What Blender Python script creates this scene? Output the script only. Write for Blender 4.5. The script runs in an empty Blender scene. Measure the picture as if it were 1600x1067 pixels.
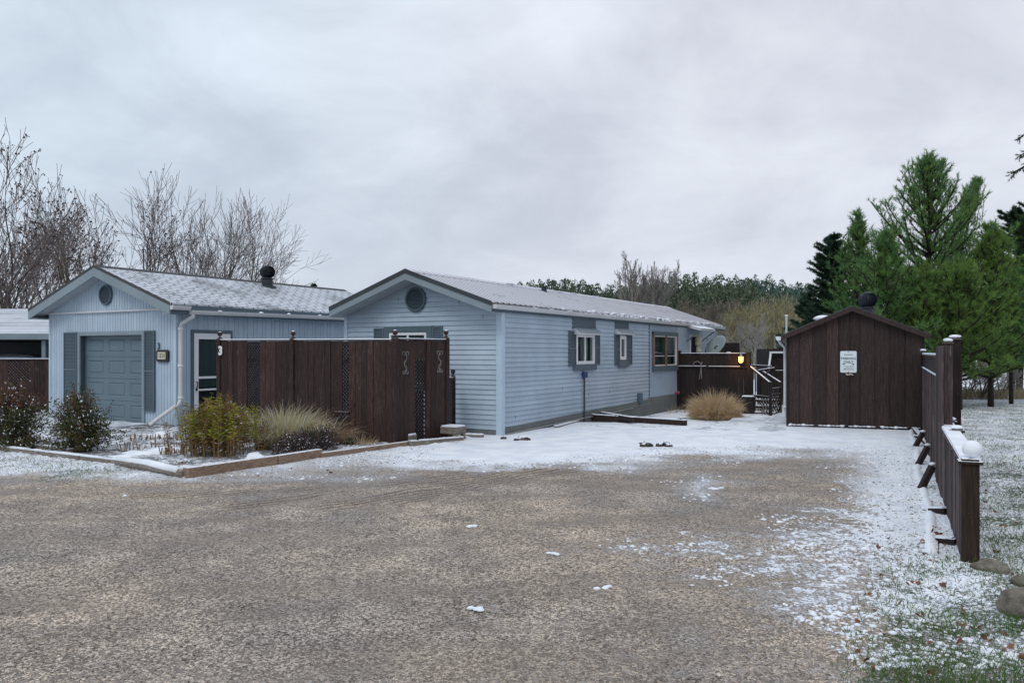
import bpy, bmesh, math, random
from mathutils import Vector, Matrix, noise as mno
random.seed(7)
C = bpy.context.scene.collection
PI = math.pi
F, H, HY = 1250.0, 1.65, 550.0        # focal length (px of a 1600 px picture), eye height, horizon row

def W(px, py, Y): return Vector(((px-800)/F*Y, Y, H-(py-HY)/F*Y))
def G(px, py, z=0.0):
    Y = (H-z)*F/(py-HY)
    return Vector(((px-800)/F*Y, Y, z))
def U(a, b): return random.uniform(a, b)

# ------------------------------------------------------------------ meshes
def chain_matrix(o):
    M = Matrix.Identity(4)
    while o is not None:
        M = o.matrix_basis @ M
        o = o.parent
    return M

class MB:
    def __init__(s): s.v = []; s.f = []
    def add(s, vs, fs):
        n = len(s.v); s.v += [tuple(v) for v in vs]
        s.f += [tuple(i+n for i in f) for f in fs]
        return s
    def box(s, x0, x1, y0, y1, z0, z1):
        return s.add([(x0,y0,z0),(x1,y0,z0),(x1,y1,z0),(x0,y1,z0),(x0,y0,z1),(x1,y0,z1),(x1,y1,z1),(x0,y1,z1)],
                     [(3,2,1,0),(4,5,6,7),(0,1,5,4),(1,2,6,5),(2,3,7,6),(3,0,4,7)])
    def obox(s, c, sx, sy, sz, rz=0, rx=0, ry=0):
        M = Matrix.Translation(Vector(c)) @ Matrix.Rotation(rz,4,'Z') @ Matrix.Rotation(ry,4,'Y') @ Matrix.Rotation(rx,4,'X')
        vs = [M @ Vector((x*sx/2, y*sy/2, z*sz/2)) for z in (-1,1) for (x,y) in ((-1,-1),(1,-1),(1,1),(-1,1))]
        return s.add(vs, [(3,2,1,0),(4,5,6,7),(0,1,5,4),(1,2,6,5),(2,3,7,6),(3,0,4,7)])
    def beam(s, p, q, w, h, up=(0,0,1)):
        p = Vector(p); q = Vector(q); d = (q-p).normalized(); u = Vector(up)
        r = d.cross(u)
        if r.length < 1e-4: r = d.cross(Vector((1,0,0)))
        r.normalize(); u = r.cross(d).normalized()
        vs = []
        for c in (p, q):
            for (a, b) in ((-1,-1),(1,-1),(1,1),(-1,1)): vs.append(c + r*(a*w/2) + u*(b*h/2))
        return s.add(vs, [(0,1,2,3),(7,6,5,4),(0,4,5,1),(1,5,6,2),(2,6,7,3),(3,7,4,0)])
    def tube(s, pts, rs, n=8, cap=True):
        pts = [Vector(p) for p in pts]
        if not isinstance(rs, (list, tuple)): rs = [rs]*len(pts)
        vs = []; fs = []; ref = None
        for i, p in enumerate(pts):
            a = pts[max(i-1,0)]; b = pts[min(i+1,len(pts)-1)]
            d = (b-a); d = d.normalized() if d.length > 1e-9 else Vector((0,0,1))
            if ref is None: ref = Vector((1,0,0)) if abs(d.x) < .8 else Vector((0,1,0))
            r = (ref - d*ref.dot(d))
            r = r.normalized() if r.length > 1e-6 else d.orthogonal().normalized()
            ref = r; u = d.cross(r)
            for k in range(n):
                t = 2*PI*k/n
                vs.append(p + (r*math.cos(t)+u*math.sin(t))*rs[i])
        for i in range(len(pts)-1):
            for k in range(n):
                k2 = (k+1) % n
                fs.append((i*n+k, i*n+k2, (i+1)*n+k2, (i+1)*n+k))
        if cap:
            fs.append(tuple(range(n-1,-1,-1))); fs.append(tuple((len(pts)-1)*n+k for k in range(n)))
        return s.add(vs, fs)
    def lathe(s, c, prof, n=16):
        c = Vector(c); vs = []; fs = []
        for (r, z) in prof:
            for k in range(n):
                t = 2*PI*k/n; vs.append(c+Vector((r*math.cos(t), r*math.sin(t), z)))
        for i in range(len(prof)-1):
            for k in range(n):
                k2 = (k+1) % n; fs.append((i*n+k, i*n+k2, (i+1)*n+k2, (i+1)*n+k))
        fs.append(tuple(range(n-1,-1,-1))); fs.append(tuple((len(prof)-1)*n+k for k in range(n)))
        return s.add(vs, fs)
    def ball(s, c, r, n=12, sq=1.0):
        m = n//2
        return s.lathe(c, [(max(r*math.sin(PI*i/m),1e-4), -r*sq*math.cos(PI*i/m)) for i in range(m+1)], n)
    def prism(s, poly, fn, a, b):
        """outline POLY of (u,v), swept from a to b; fn(u,v,t) -> point"""
        n = len(poly)
        vs = [fn(u,v,a) for (u,v) in poly] + [fn(u,v,b) for (u,v) in poly]
        fs = [tuple(range(n-1,-1,-1)), tuple(range(n,2*n))] + [(i,(i+1)%n,(i+1)%n+n,i+n) for i in range(n)]
        return s.add(vs, fs)
    def quad(s, a, b, c, d): return s.add([a,b,c,d], [(0,1,2,3)])
    def tri(s, a, b, c): return s.add([a,b,c], [(0,1,2)])
    def rock(s, c, rx, ry, rz, seed=0, lvl=2, rough=.25):
        bm = bmesh.new(); bmesh.ops.create_icosphere(bm, subdivisions=lvl, radius=1)
        for v in bm.verts:
            k = 1 + rough*mno.noise(v.co*1.3+Vector((seed*7.1,seed*3.3,1))) + rough*.4*mno.noise(v.co*3.1+Vector((seed*2.1,0,5)))
            v.co = Vector((v.co.x*rx, v.co.y*ry, v.co.z*rz))*k + Vector(c)
        bm.verts.index_update()
        s.add([v.co.copy() for v in bm.verts], [tuple(v.index for v in f.verts) for f in bm.faces]); bm.free()
        return s
    def build(s, name, m, parent=None, world=False, smooth=False, fix=False, bevel=0):
        me = bpy.data.meshes.new(name)
        vs = s.v; loc = None
        if parent is not None and world:
            Mi = chain_matrix(parent).inverted(); vs = [tuple(Mi @ Vector(v)) for v in vs]
        elif parent is None and world and vs:
            xs = [v[0] for v in vs]; ys = [v[1] for v in vs]; z0 = min(v[2] for v in vs)
            loc = Vector(((min(xs)+max(xs))/2, (min(ys)+max(ys))/2, z0))
            vs = [(v[0]-loc.x, v[1]-loc.y, v[2]-loc.z) for v in vs]
        me.from_pydata(vs, [], s.f)
        for mm in (m if isinstance(m, (list,tuple)) else [m]): me.materials.append(mm)
        if fix:
            bm = bmesh.new(); bm.from_mesh(me); bmesh.ops.recalc_face_normals(bm, faces=bm.faces); bm.to_mesh(me); bm.free()
        if smooth:
            me.polygons.foreach_set('use_smooth', [True]*len(me.polygons))
        me.update()
        o = bpy.data.objects.new(name, me); C.objects.link(o)
        if loc is not None: o.location = loc
        if parent is not None: o.parent = parent
        if bevel:
            b = o.modifiers.new('bevel','BEVEL'); b.width = bevel; b.segments = 2; b.limit_method = 'ANGLE'
        return o

def tag(o, label=None, cat=None, group=None, kind=None):
    if label: o['label'] = label
    if cat: o['category'] = cat
    if group: o['group'] = group
    if kind: o['kind'] = kind
    return o
def thing(name, label, cat, loc=(0,0,0), rz=0, group=None):
    o = bpy.data.objects.new(name, None); C.objects.link(o)
    o.location = loc; o.rotation_euler = (0,0,rz); o.empty_display_size = .3
    return tag(o, label, cat, group)
def copy_tree(o, parent=None):
    c = o.copy(); C.objects.link(c); c.parent = parent
    for ch in [x for x in bpy.data.objects if x.parent == o]: copy_tree(ch, c)
    return c
def text_mesh(txt, size, depth=.002, bold=0.0):
    cu = bpy.data.curves.new('t','FONT'); cu.body = txt; cu.size = size; cu.extrude = depth; cu.offset = bold
    cu.align_x = 'CENTER'; cu.align_y = 'CENTER'; cu.resolution_u = 3
    ob = bpy.data.objects.new('t', cu); C.objects.link(ob)
    dg = bpy.context.evaluated_depsgraph_get(); me = bpy.data.meshes.new_from_object(ob.evaluated_get(dg))
    vs = [v.co.copy() for v in me.vertices]; fs = [tuple(p.vertices) for p in me.polygons]
    bpy.data.objects.remove(ob); bpy.data.curves.remove(cu); bpy.data.meshes.remove(me)
    return vs, fs
def add_text(mb, txt, size, fn, bold=0.0, depth=.002):
    vs, fs = text_mesh(txt, size, depth, bold); mb.add([fn(v) for v in vs], fs)

# ------------------------------------------------------------------ materials
class S:
    def __init__(s, name, rough=.8, spec=.3, metal=0):
        s.m = bpy.data.materials.new(name); s.m.use_nodes = True; s.nt = s.m.node_tree
        s.b = s.nt.nodes['Principled BSDF']; s.b.inputs['Roughness'].default_value = rough
        s.b.inputs['Specular IOR Level'].default_value = spec; s.b.inputs['Metallic'].default_value = metal
        s._co = None
    def n(s, t, **k):
        nd = s.nt.nodes.new(t)
        for a, v in k.items(): setattr(nd, a, v)
        return nd
    def put(s, sock, v):
        if v is None: return
        if isinstance(v, bpy.types.NodeSocket): s.nt.links.new(v, sock)
        else:
            if isinstance(v, (tuple,list)) and len(v) == 3 and sock.type == 'RGBA': v = (*v, 1)
            sock.default_value = v
    def co(s, which='Object'):
        if s._co is None: s._co = s.n('ShaderNodeTexCoord')
        return s._co.outputs[which]
    def mapp(s, scale=(1,1,1), loc=(0,0,0), rot=(0,0,0), vec=None):
        nd = s.n('ShaderNodeMapping'); s.put(nd.inputs[0], vec or s.co())
        nd.inputs['Scale'].default_value = scale; nd.inputs['Location'].default_value = loc; nd.inputs['Rotation'].default_value = rot
        return nd.outputs[0]
    def noise(s, scale=5, detail=4, rough=.55, vec=None, dist=0):
        nd = s.n('ShaderNodeTexNoise'); s.put(nd.inputs['Vector'], vec or s.co())
        nd.inputs['Scale'].default_value = scale; nd.inputs['Detail'].default_value = detail
        nd.inputs['Roughness'].default_value = rough; nd.inputs['Distortion'].default_value = dist
        return nd.outputs['Fac']
    def vor(s, scale=5, vec=None, feature='F1', out='Distance', rnd=1):
        nd = s.n('ShaderNodeTexVoronoi', feature=feature); s.put(nd.inputs['Vector'], vec or s.co())
        nd.inputs['Scale'].default_value = scale; nd.inputs['Randomness'].default_value = rnd
        return nd.outputs[out]
    def ma(s, op, a, b=None, c=None):
        nd = s.n('ShaderNodeMath', operation=op); s.put(nd.inputs[0], a); s.put(nd.inputs[1], b); s.put(nd.inputs[2], c)
        return nd.outputs[0]
    def rng(s, v, a, b, c=0.0, d=1.0, smooth=True):
        nd = s.n('ShaderNodeMapRange'); nd.interpolation_type = 'SMOOTHSTEP' if smooth else 'LINEAR'
        for i, x in enumerate((v,a,b,c,d)): s.put(nd.inputs[i], x)
        return nd.outputs[0]
    def mix(s, f, a, b, mode='MIX'):
        nd = s.n('ShaderNodeMix', data_type='RGBA', blend_type=mode)
        s.put(nd.inputs[0], f); s.put(nd.inputs[6], a); s.put(nd.inputs[7], b)
        return nd.outputs[2]
    def ramp(s, f, stops):
        nd = s.n('ShaderNodeValToRGB'); s.put(nd.inputs[0], f); r = nd.color_ramp
        while len(r.elements) < len(stops): r.elements.new(.5)
        for e, (p, c) in zip(r.elements, stops): e.position = p; e.color = (*c, 1)
        return nd.outputs[0]
    def xyz(s, vec=None):
        nd = s.n('ShaderNodeSeparateXYZ'); s.put(nd.inputs[0], vec or s.co()); return nd.outputs
    def bump(s, h, dist=.01, strength=1.0):
        nd = s.n('ShaderNodeBump'); nd.inputs['Distance'].default_value = dist; nd.inputs['Strength'].default_value = strength
        s.put(nd.inputs['Height'], h); s.nt.links.new(nd.outputs[0], s.b.inputs['Normal'])
    def col(s, c): s.put(s.b.inputs['Base Color'], c); return s
    def rough(s, r): s.put(s.b.inputs['Roughness'], r); return s

M = {}
SNOW = (.80,.84,.90)
def paint(name, c, var=.10, rough=.55, dirt=(.2,.2,.18), dirt_amt=.25, spec=.35, snow=0.0):
    s = S(name, rough, spec)
    a = s.noise(1.3, 5, .6); b = s.noise(28, 3, .6, s.mapp((1,1,.25)))
    base = s.mix(s.rng(a, .3, .7), tuple(x*(1-var) for x in c), tuple(min(1,x*(1+var)) for x in c))
    base = s.mix(s.ma('MULTIPLY', s.rng(b, .5, .8), dirt_amt), base, dirt)
    if name.startswith('siding'):
        ri = s.n('ShaderNodeNewGeometry').outputs['Random Per Island']; base = s.mix(1.0, base, s.ramp(ri, [(0,(.94,.945,.95)), (1,(1.05,1.045,1.04))]), 'MULTIPLY')
    if snow:
        base = s.mix(s.rng(s.noise(60, 2, .7), 1-snow, 1-snow+.06), base, SNOW)
    s.col(base); s.bump(b, .003, .5); M[name] = s.m
def wood(name, dark, mid, worn, worn_lo=.62, snow=.0, grain=(9,9,.7), rough=.75, edge=0):
    s = S(name, rough, .25)
    g = s.noise(6, 6, .65, s.mapp(grain)); big = s.noise(1.1, 3, .6); fine = s.noise(30, 4, .7, s.mapp((grain[0]/4,grain[1]/4,grain[2]/6)))
    c = s.mix(s.rng(g, .35, .65), dark, mid)
    c = s.mix(s.ma('MULTIPLY', s.rng(fine, worn_lo, worn_lo+.12), s.rng(big, .42, .66)), c, worn)
    if snow:
        c = s.mix(s.rng(s.noise(75, 2, .6), 1-snow, 1-snow+.04), c, SNOW)
        nz = s.n('ShaderNodeNewGeometry').outputs['Normal']
        up = s.xyz(nz)[2]
        c = s.mix(s.ma('MULTIPLY', s.rng(up, .6, .85), s.rng(s.noise(14, 4, .6), .28, .46)), c, SNOW)
    ri = s.n('ShaderNodeNewGeometry').outputs['Random Per Island']
    c = s.mix(1.0, c, s.ramp(ri, [(0,(.72,.72,.74)), (.5,(1,1,1)), (1,(1.35,1.28,1.25))]), 'MULTIPLY')
    kn = s.vor(1.0, s.mapp((3.2,3.2,1.1)), rnd=1); c = s.mix(s.ma('MULTIPLY', s.rng(kn, .085, .05), .7), c, tuple(x*.3 for x in dark))
    s.col(c); s.bump(g, .004, .6); M[name] = s.m

paint('siding', (.395,.485,.57), .08, .45, (.22,.27,.31), .22)
paint('siding_vertical', (.405,.50,.59), .07, .45, (.22,.27,.31), .22)
paint('panel_blue', (.34,.435,.53), .05, .5, (.22,.27,.31), .2)
paint('trim_blue', (.46,.57,.67), .04, .5, (.3,.33,.35), .15)
paint('fascia', (.22,.275,.31), .08, .55, (.14,.16,.17), .35)
paint('shutter', (.085,.125,.155), .1, .5, (.16,.19,.2), .3)
paint('shutter_worn', (.085,.125,.155), .1, .5, (.2,.24,.26), .5, snow=.33)
paint('door_grey', (.125,.175,.21), .06, .5, (.09,.12,.14), .2)
paint('soffit', (.42,.46,.5), .06, .6, (.2,.2,.2), .2)
paint('gutter', (.58,.60,.62), .06, .4, (.28,.27,.25), .35)
paint('white', (.72,.74,.76), .04, .4, (.45,.45,.42), .15)
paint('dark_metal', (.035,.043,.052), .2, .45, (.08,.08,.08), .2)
paint('vent_metal', (.02,.026,.034), .2, .4, (.1,.11,.12), .3)
paint('black_iron', (.02,.02,.022), .2, .5, (.05,.05,.05), .2)
paint('meter_blue', (.03,.06,.16), .1, .4)
paint('skirt', (.14,.155,.155), .12, .7, (.07,.08,.07), .5)
paint('concrete', (.30,.31,.30), .12, .85, (.16,.17,.15), .4)
paint('sign_white', (.66,.74,.76), .03, .4, (.5,.6,.55), .2)
paint('cream', (.55,.5,.36), .05, .5)
paint('ink', (.02,.025,.03), .05, .5)
paint('ink_pale', (.12,.15,.18), .05, .5)
paint('ornament', (.22,.21,.21), .2, .5, (.08,.06,.06), .6)
paint('red_valve', (.35,.06,.07), .1, .5)
paint('dish', (.25,.30,.32), .1, .5, (.15,.17,.17), .4)
paint('car_paint', (.46,.55,.63), .03, .25, (.5,.55,.6), .3, spec=.6)
paint('rubber', (.02,.02,.02), .1, .7)
paint('shingle_edge', (.06,.065,.07), .1, .9)
wood('wood_dark', (.022,.014,.013), (.050,.029,.026), (.11,.09,.09), .60, snow=.265)
wood('wood_dark_clean', (.015,.010,.011), (.030,.019,.020), (.10,.08,.08), .64, snow=.24)
wood('wood_worn', (.022,.013,.012), (.054,.030,.026), (.15,.12,.115), .54, snow=.26)
wood('wood_fence', (.045,.033,.034), (.10,.075,.076), (.2,.17,.17), .55, snow=.24)
wood('wood_post', (.018,.012,.009), (.045,.028,.018), (.12,.10,.055), .55, snow=.24)
wood('wood_shed', (.024,.016,.015), (.052,.034,.031), (.11,.09,.09), .6, snow=.262)
wood('wood_beam', (.2,.14,.10), (.34,.245,.175), (.4,.36,.31), .55, snow=.3, grain=(1.5,1.5,9))
wood('wood_beam_grey', (.14,.12,.10), (.24,.21,.18), (.34,.32,.3), .5, snow=.3, grain=(1.5,1.5,9))
wood('wood_black', (.012,.009,.009), (.026,.019,.019), (.07,.06,.06), .64, snow=.24)
wood('wood_frame', (.13,.095,.075), (.22,.165,.125), (.34,.29,.24), .55)
wood('bark', (.035,.028,.025), (.085,.072,.066), (.15,.14,.12), .5, grain=(4,4,1))
wood('bark_moss', (.045,.038,.02), (.10,.09,.04), (.16,.15,.08), .45, grain=(4,4,1))
wood('bark_pale', (.16,.15,.13), (.30,.29,.26), (.4,.39,.36), .5, grain=(4,4,1))
wood('bark_dark', (.014,.011,.010), (.035,.028,.024), (.07,.06,.05), .6, grain=(4,4,1))

s = S('snow', .7, .2); s.col(s.mix(s.rng(s.noise(4,5,.6), .35,.7), (.74,.79,.87), (.86,.89,.94)))
s.b.inputs['Subsurface Weight'].default_value = 0; s.bump(s.noise(40,4,.6), .01, .5); M['snow'] = s.m

def foliage(name, a, b, c, scale=1.2, trans=.25, snow=0.0, rough=.6):
    s = S(name, rough, .25)
    r = s.n('ShaderNodeNewGeometry').outputs['Random Per Island']
    col = s.mix(s.rng(s.noise(scale,3,.6), .35,.65), a, b)
    col = s.mix(s.ma('MULTIPLY', s.rng(r, .55, 1.0), .8), col, c)
    if snow: col = s.mix(s.ma('GREATER_THAN', s.ma('FRACT', s.ma('MULTIPLY', r, 37.7)), 1-snow), col, SNOW)
    s.col(col)
    if trans:
        t = s.n('ShaderNodeBsdfTranslucent'); s.put(t.inputs[0], col)
        mx = s.n('ShaderNodeMixShader'); mx.inputs[0].default_value = trans
        s.nt.links.new(s.b.outputs[0], mx.inputs[1]); s.nt.links.new(t.outputs[0], mx.inputs[2])
        s.nt.links.new(mx.outputs[0], s.nt.nodes['Material Output'].inputs[0])
    M[name] = s.m
foliage('pine', (.085,.21,.08), (.17,.30,.08), (.23,.38,.12), .9, .48)
foliage('pine_yellow', (.12,.235,.06), (.18,.29,.065), (.22,.33,.10), .8, .42)
foliage('pine_blue', (.06,.18,.085), (.11,.25,.08), (.15,.29,.10), .8, .4)
foliage('spruce', (.02,.05,.034), (.035,.075,.042), (.06,.10,.055), 1.0, .1)
foliage('cedar', (.018,.045,.024), (.035,.08,.035), (.08,.13,.05), 1.2, .1)
foliage('forest', (.055,.085,.055), (.08,.105,.06), (.09,.105,.07), .05, 0)
foliage('forest_blue', (.045,.085,.07), (.06,.105,.08), (.08,.12,.09), .05, 0)
foliage('woods', (.10,.085,.07), (.15,.13,.105), (.20,.17,.14), .04, 0)
foliage('woods_olive', (.13,.125,.085), (.17,.16,.10), (.2,.19,.13), .06, 0)
foliage('willow', (.20,.185,.10), (.27,.235,.125), (.32,.29,.18), .6, .2)
foliage('twig', (.10,.082,.078), (.145,.12,.115), (.18,.155,.15), .3, 0)
foliage('twig_grey', (.17,.16,.145), (.23,.215,.20), (.26,.24,.22), .3, 0)
foliage('bud', (.03,.018,.018), (.05,.03,.028), (.08,.045,.03), 1, 0)
foliage('moss_twig', (.10,.095,.03), (.14,.13,.04), (.17,.16,.06), 1, .1)
foliage('shrub', (.035,.06,.018), (.07,.06,.02), (.11,.11,.04), 5, .15, .07)
foliage('shrub_rust', (.12,.035,.02), (.15,.055,.03), (.09,.06,.03), 5, .15, .08)
foliage('phlox', (.20,.27,.02), (.32,.28,.03), (.42,.38,.08), 4, .3, .015)
foliage('phlox_brown', (.15,.09,.03), (.25,.16,.05), (.12,.06,.035), 6, .2, .03)
foliage('reed', (.46,.41,.24), (.58,.53,.35), (.66,.62,.48), 5, .3, .04)
foliage('reed_brown', (.20,.13,.08), (.33,.23,.14), (.45,.36,.24), 5, .2, .05)
foliage('straw', (.50,.36,.21), (.64,.49,.30), (.72,.60,.42), 4, .3, .02)
foliage('purple', (.045,.028,.032), (.085,.055,.055), (.13,.09,.085), 5, .1, .07)
foliage('stem', (.20,.13,.07), (.28,.20,.11), (.14,.10,.05), 5, .1, 0)
foliage('dark_leaf', (.02,.04,.018), (.035,.06,.025), (.05,.07,.03), 5, .1, .05)
foliage('grass', (.05,.13,.02), (.085,.17,.03), (.17,.17,.07), 1.5, .3, .0)
foliage('grass_dry', (.22,.18,.10), (.32,.27,.17), (.36,.33,.22), 1, .2, .05)
foliage('leaf_fallen', (.16,.06,.04), (.25,.12,.07), (.12,.06,.04), 2, .1, .0)
foliage('pebble', (.16,.145,.13), (.27,.245,.225), (.36,.33,.31), 1.0, 0)

# glass: see-through pane with sharp reflections
s = S('glass', .05, .5); g = s.n('ShaderNodeBsdfGlossy'); g.inputs['Roughness'].default_value = .03
g.inputs['Color'].default_value = (.9,.95,1,1)
t = s.n('ShaderNodeBsdfTransparent'); t.inputs[0].default_value = (.75,.85,.85,1)
lw = s.n('ShaderNodeLayerWeight'); lw.inputs[0].default_value = .28
mx = s.n('ShaderNodeMixShader'); s.nt.links.new(lw.outputs['Fresnel'], mx.inputs[0]); s.nt.links.new(t.outputs[0], mx.inputs[1]); s.nt.links.new(g.outputs[0], mx.inputs[2])
s.nt.links.new(mx.outputs[0], s.nt.nodes['Material Output'].inputs[0]); M['glass'] = s.m
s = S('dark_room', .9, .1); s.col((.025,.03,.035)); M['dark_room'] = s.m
s = S('curtain', .9, .1); s.col(s.mix(s.rng(s.noise(3,2), .4,.6), (.3,.34,.33), (.42,.45,.43))); M['curtain'] = s.m
s = S('curtain_dim', .9, .1); s.col((.10,.13,.13)); M['curtain_dim'] = s.m
s = S('lamp_glass', .4, .3); s.col((.9,.5,.15)); s.b.inputs['Emission Color'].default_value = (1,.42,.08,1); s.b.inputs['Emission Strength'].default_value = 2.6; M['lamp_glass'] = s.m
s = S('bulb', .4, .3); s.b.inputs['Emission Color'].default_value = (1,.66,.25,1); s.b.inputs['Emission Strength'].default_value = 16; M['bulb'] = s.m

# ribbed metal roof: snow lies in the pans between the ribs
s = S('metal_roof', .5, .35, .0); x, y, z = s.xyz()
rib = s.ma('ABSOLUTE', s.ma('SUBTRACT', s.ma('FRACT', s.ma('DIVIDE', y, .23)), .5))     # .5 on a rib
n1 = s.noise(.8, 4, .6, s.mapp((3,1,1))); n2 = s.noise(26, 3, .7, s.mapp((.35,1,1))); n3 = s.noise(9, 4, .7)
eave = s.rng(z, 2.60, 2.66)
pan = s.rng(rib, .45, .37)
lay = s.ma('MULTIPLY', pan, s.rng(s.ma('ADD', n1, s.ma('MULTIPLY', n2, .5)), .42, .70))
lay = s.ma('MULTIPLY', lay, .86)
chunks = s.rng(s.ma('ADD', n3, s.ma('MULTIPLY', s.noise(2.2,3,.6), .5)), .74, .80)
low = s.ma('MULTIPLY', chunks, s.rng(y, 1.0, 6.0))
f = s.mix(eave, low, lay)
s.col(s.mix(f, s.mix(n3, (.10,.095,.11), (.15,.145,.165)), (.70,.72,.79))); s.rough(s.rng(f, 0, 1, .4, .8)); M['metal_roof'] = s.m

# shingles dusted with snow
def shingle(name, amt, sc=(1,1,1)):
    s = S(name, .9, .15)
    x, y, z = s.xyz()
    br = s.n('ShaderNodeTexBrick'); cb = s.n('ShaderNodeCombineXYZ')
    s.put(cb.inputs[0], y); s.put(cb.inputs[1], s.ma('MULTIPLY', z, 3.0)); s.put(br.inputs['Vector'], cb.outputs[0])
    br.inputs['Scale'].default_value = 1; br.inputs['Brick Width'].default_value = .32; br.inputs['Row Height'].default_value = .145*1.0
    br.inputs['Mortar Size'].default_value = .018; br.inputs['Mortar Smooth'].default_value = .4; br.offset = .37
    br.inputs['Color1'].default_value = (.3,.3,.3,1); br.inputs['Color2'].default_value = (.75,.75,.75,1); br.inputs['Mortar'].default_value = (0,0,0,1)
    n1 = s.noise(1.0, 5, .65); n2 = s.noise(17, 4, .7, s.mapp((1.6,.40,1)))
    snow = s.ma('ADD', s.ma('MULTIPLY', n1, .7), s.ma('MULTIPLY', s.ma('MULTIPLY_ADD', n2, .5, .27), .6))
    snow = s.ma('SUBTRACT', snow, s.ma('MULTIPLY', br.outputs['Fac'], .30))
    snow = s.ma('ADD', snow, s.ma('MULTIPLY', s.noise(70,2,.7), .15))
    f = s.rng(snow, amt, amt+.30)
    base = s.mix(br.outputs['Color'], (.10,.105,.11), (.19,.20,.21))
    s.col(s.mix(f, base, (.62,.67,.74))); s.bump(br.outputs['Fac'], -.01, .6); M[name] = s.m
shingle('shingle', .50); shingle('shingle_snowy', .42)
s = S('walk_snow', .8, .2); f = s.rng(s.noise(2.3,5,.65), .34, .60); s.col(s.mix(f, (.36,.40,.44), (.70,.75,.82))); s.bump(s.noise(20,4,.6), .01, .5); M['walk_snow'] = s.m
# ------------------------------------------------------------------ camera, light, sky
cam = bpy.data.cameras.new('camera'); co = bpy.data.objects.new('camera', cam); C.objects.link(co)
co.location = (0,0,H); co.rotation_euler = (PI/2,0,0)
cam.sensor_width = 36; cam.lens = 36*F/1600; cam.shift_y = (HY-533.5)/1600; cam.clip_start = .05; cam.clip_end = 3000
sc = bpy.context.scene; sc.camera = co
sc.view_settings.view_transform = 'Standard'; sc.view_settings.look = 'None'
sc.view_settings.gamma = 1; sc.view_settings.exposure = 0
SUN_EL, SUN_AZ = math.radians(50), math.radians(205)     # azimuth clockwise from +Y: behind and left of the camera
sl = bpy.data.lights.new('sun','SUN'); sl.energy = 1.05; sl.angle = math.radians(25); sl.color = (1,.97,.92)
so = bpy.data.objects.new('sun', sl); C.objects.link(so)
sd = Vector((math.sin(SUN_AZ)*math.cos(SUN_EL), math.cos(SUN_AZ)*math.cos(SUN_EL), math.sin(SUN_EL)))
so.rotation_euler = sd.to_track_quat('Z','Y').to_euler(); so.location = (-6,-8,12)
w = bpy.data.worlds.new('World'); sc.world = w; w.use_nodes = True; nt = w.node_tree
bg = nt.nodes['Background']; bg.inputs[1].default_value = .118
class SW(S):
    def __init__(s): s.nt = nt; s._co = None
q = SW()
sky = q.n('ShaderNodeTexSky', sky_type='NISHITA'); sky.sun_disc = False; sky.sun_elevation = SUN_EL; sky.sun_rotation = SUN_AZ; sky.dust_density = 3
g = q.co('Generated'); gx, gy, gz = q.xyz(g)
den = q.ma('ADD', q.ma('MAXIMUM', gz, 0.0), .38)
cb = q.n('ShaderNodeCombineXYZ'); q.put(cb.inputs[0], q.ma('DIVIDE', gx, den)); q.put(cb.inputs[1], q.ma('MULTIPLY', q.ma('DIVIDE', gy, den), 1.0)); q.put(cb.inputs[2], q.ma('MULTIPLY', gz, .6))
cv = cb.outputs[0]
n1 = q.noise(1.25, 5, .52, q.mapp((1,1.0,1), (3.3,1.7,0), (0,0,.5), cv), .35)
n2 = q.noise(3.2, 5, .6, q.mapp((1,1,1), (8.1,0,0), (0,0,.3), cv), .5)
n3 = q.noise(.55, 3, .5, q.mapp((1,1,1), (1.3,5,0), (0,0,0), cv))
d = q.ma('ADD', q.ma('ADD', q.ma('MULTIPLY', n1, .55), q.ma('MULTIPLY', n2, .25)), q.ma('MULTIPLY', n3, .35))
cl = q.ramp(d, [(.42, (4.4,4.7,5.35)), (.51, (5.2,5.5,6.15)), (.59, (6.2,6.55,7.15)), (.68, (7.1,7.5,8.1))])
cool = q.rng(gx, -.6, .25)
cl = q.mix(cool, q.mix(1.0, cl, (1.0,1.09,1.13), 'MULTIPLY'), q.mix(1.0, cl, (1.03,1.02,1.035), 'MULTIPLY'))
hz = q.rng(gz, .0, .22)
cl = q.mix(hz, q.mix(.55, cl, (5.7,6.1,7.0)), cl)
q.nt.links.new(q.mix(.95, sky.outputs[0], cl), bg.inputs[0])

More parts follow.
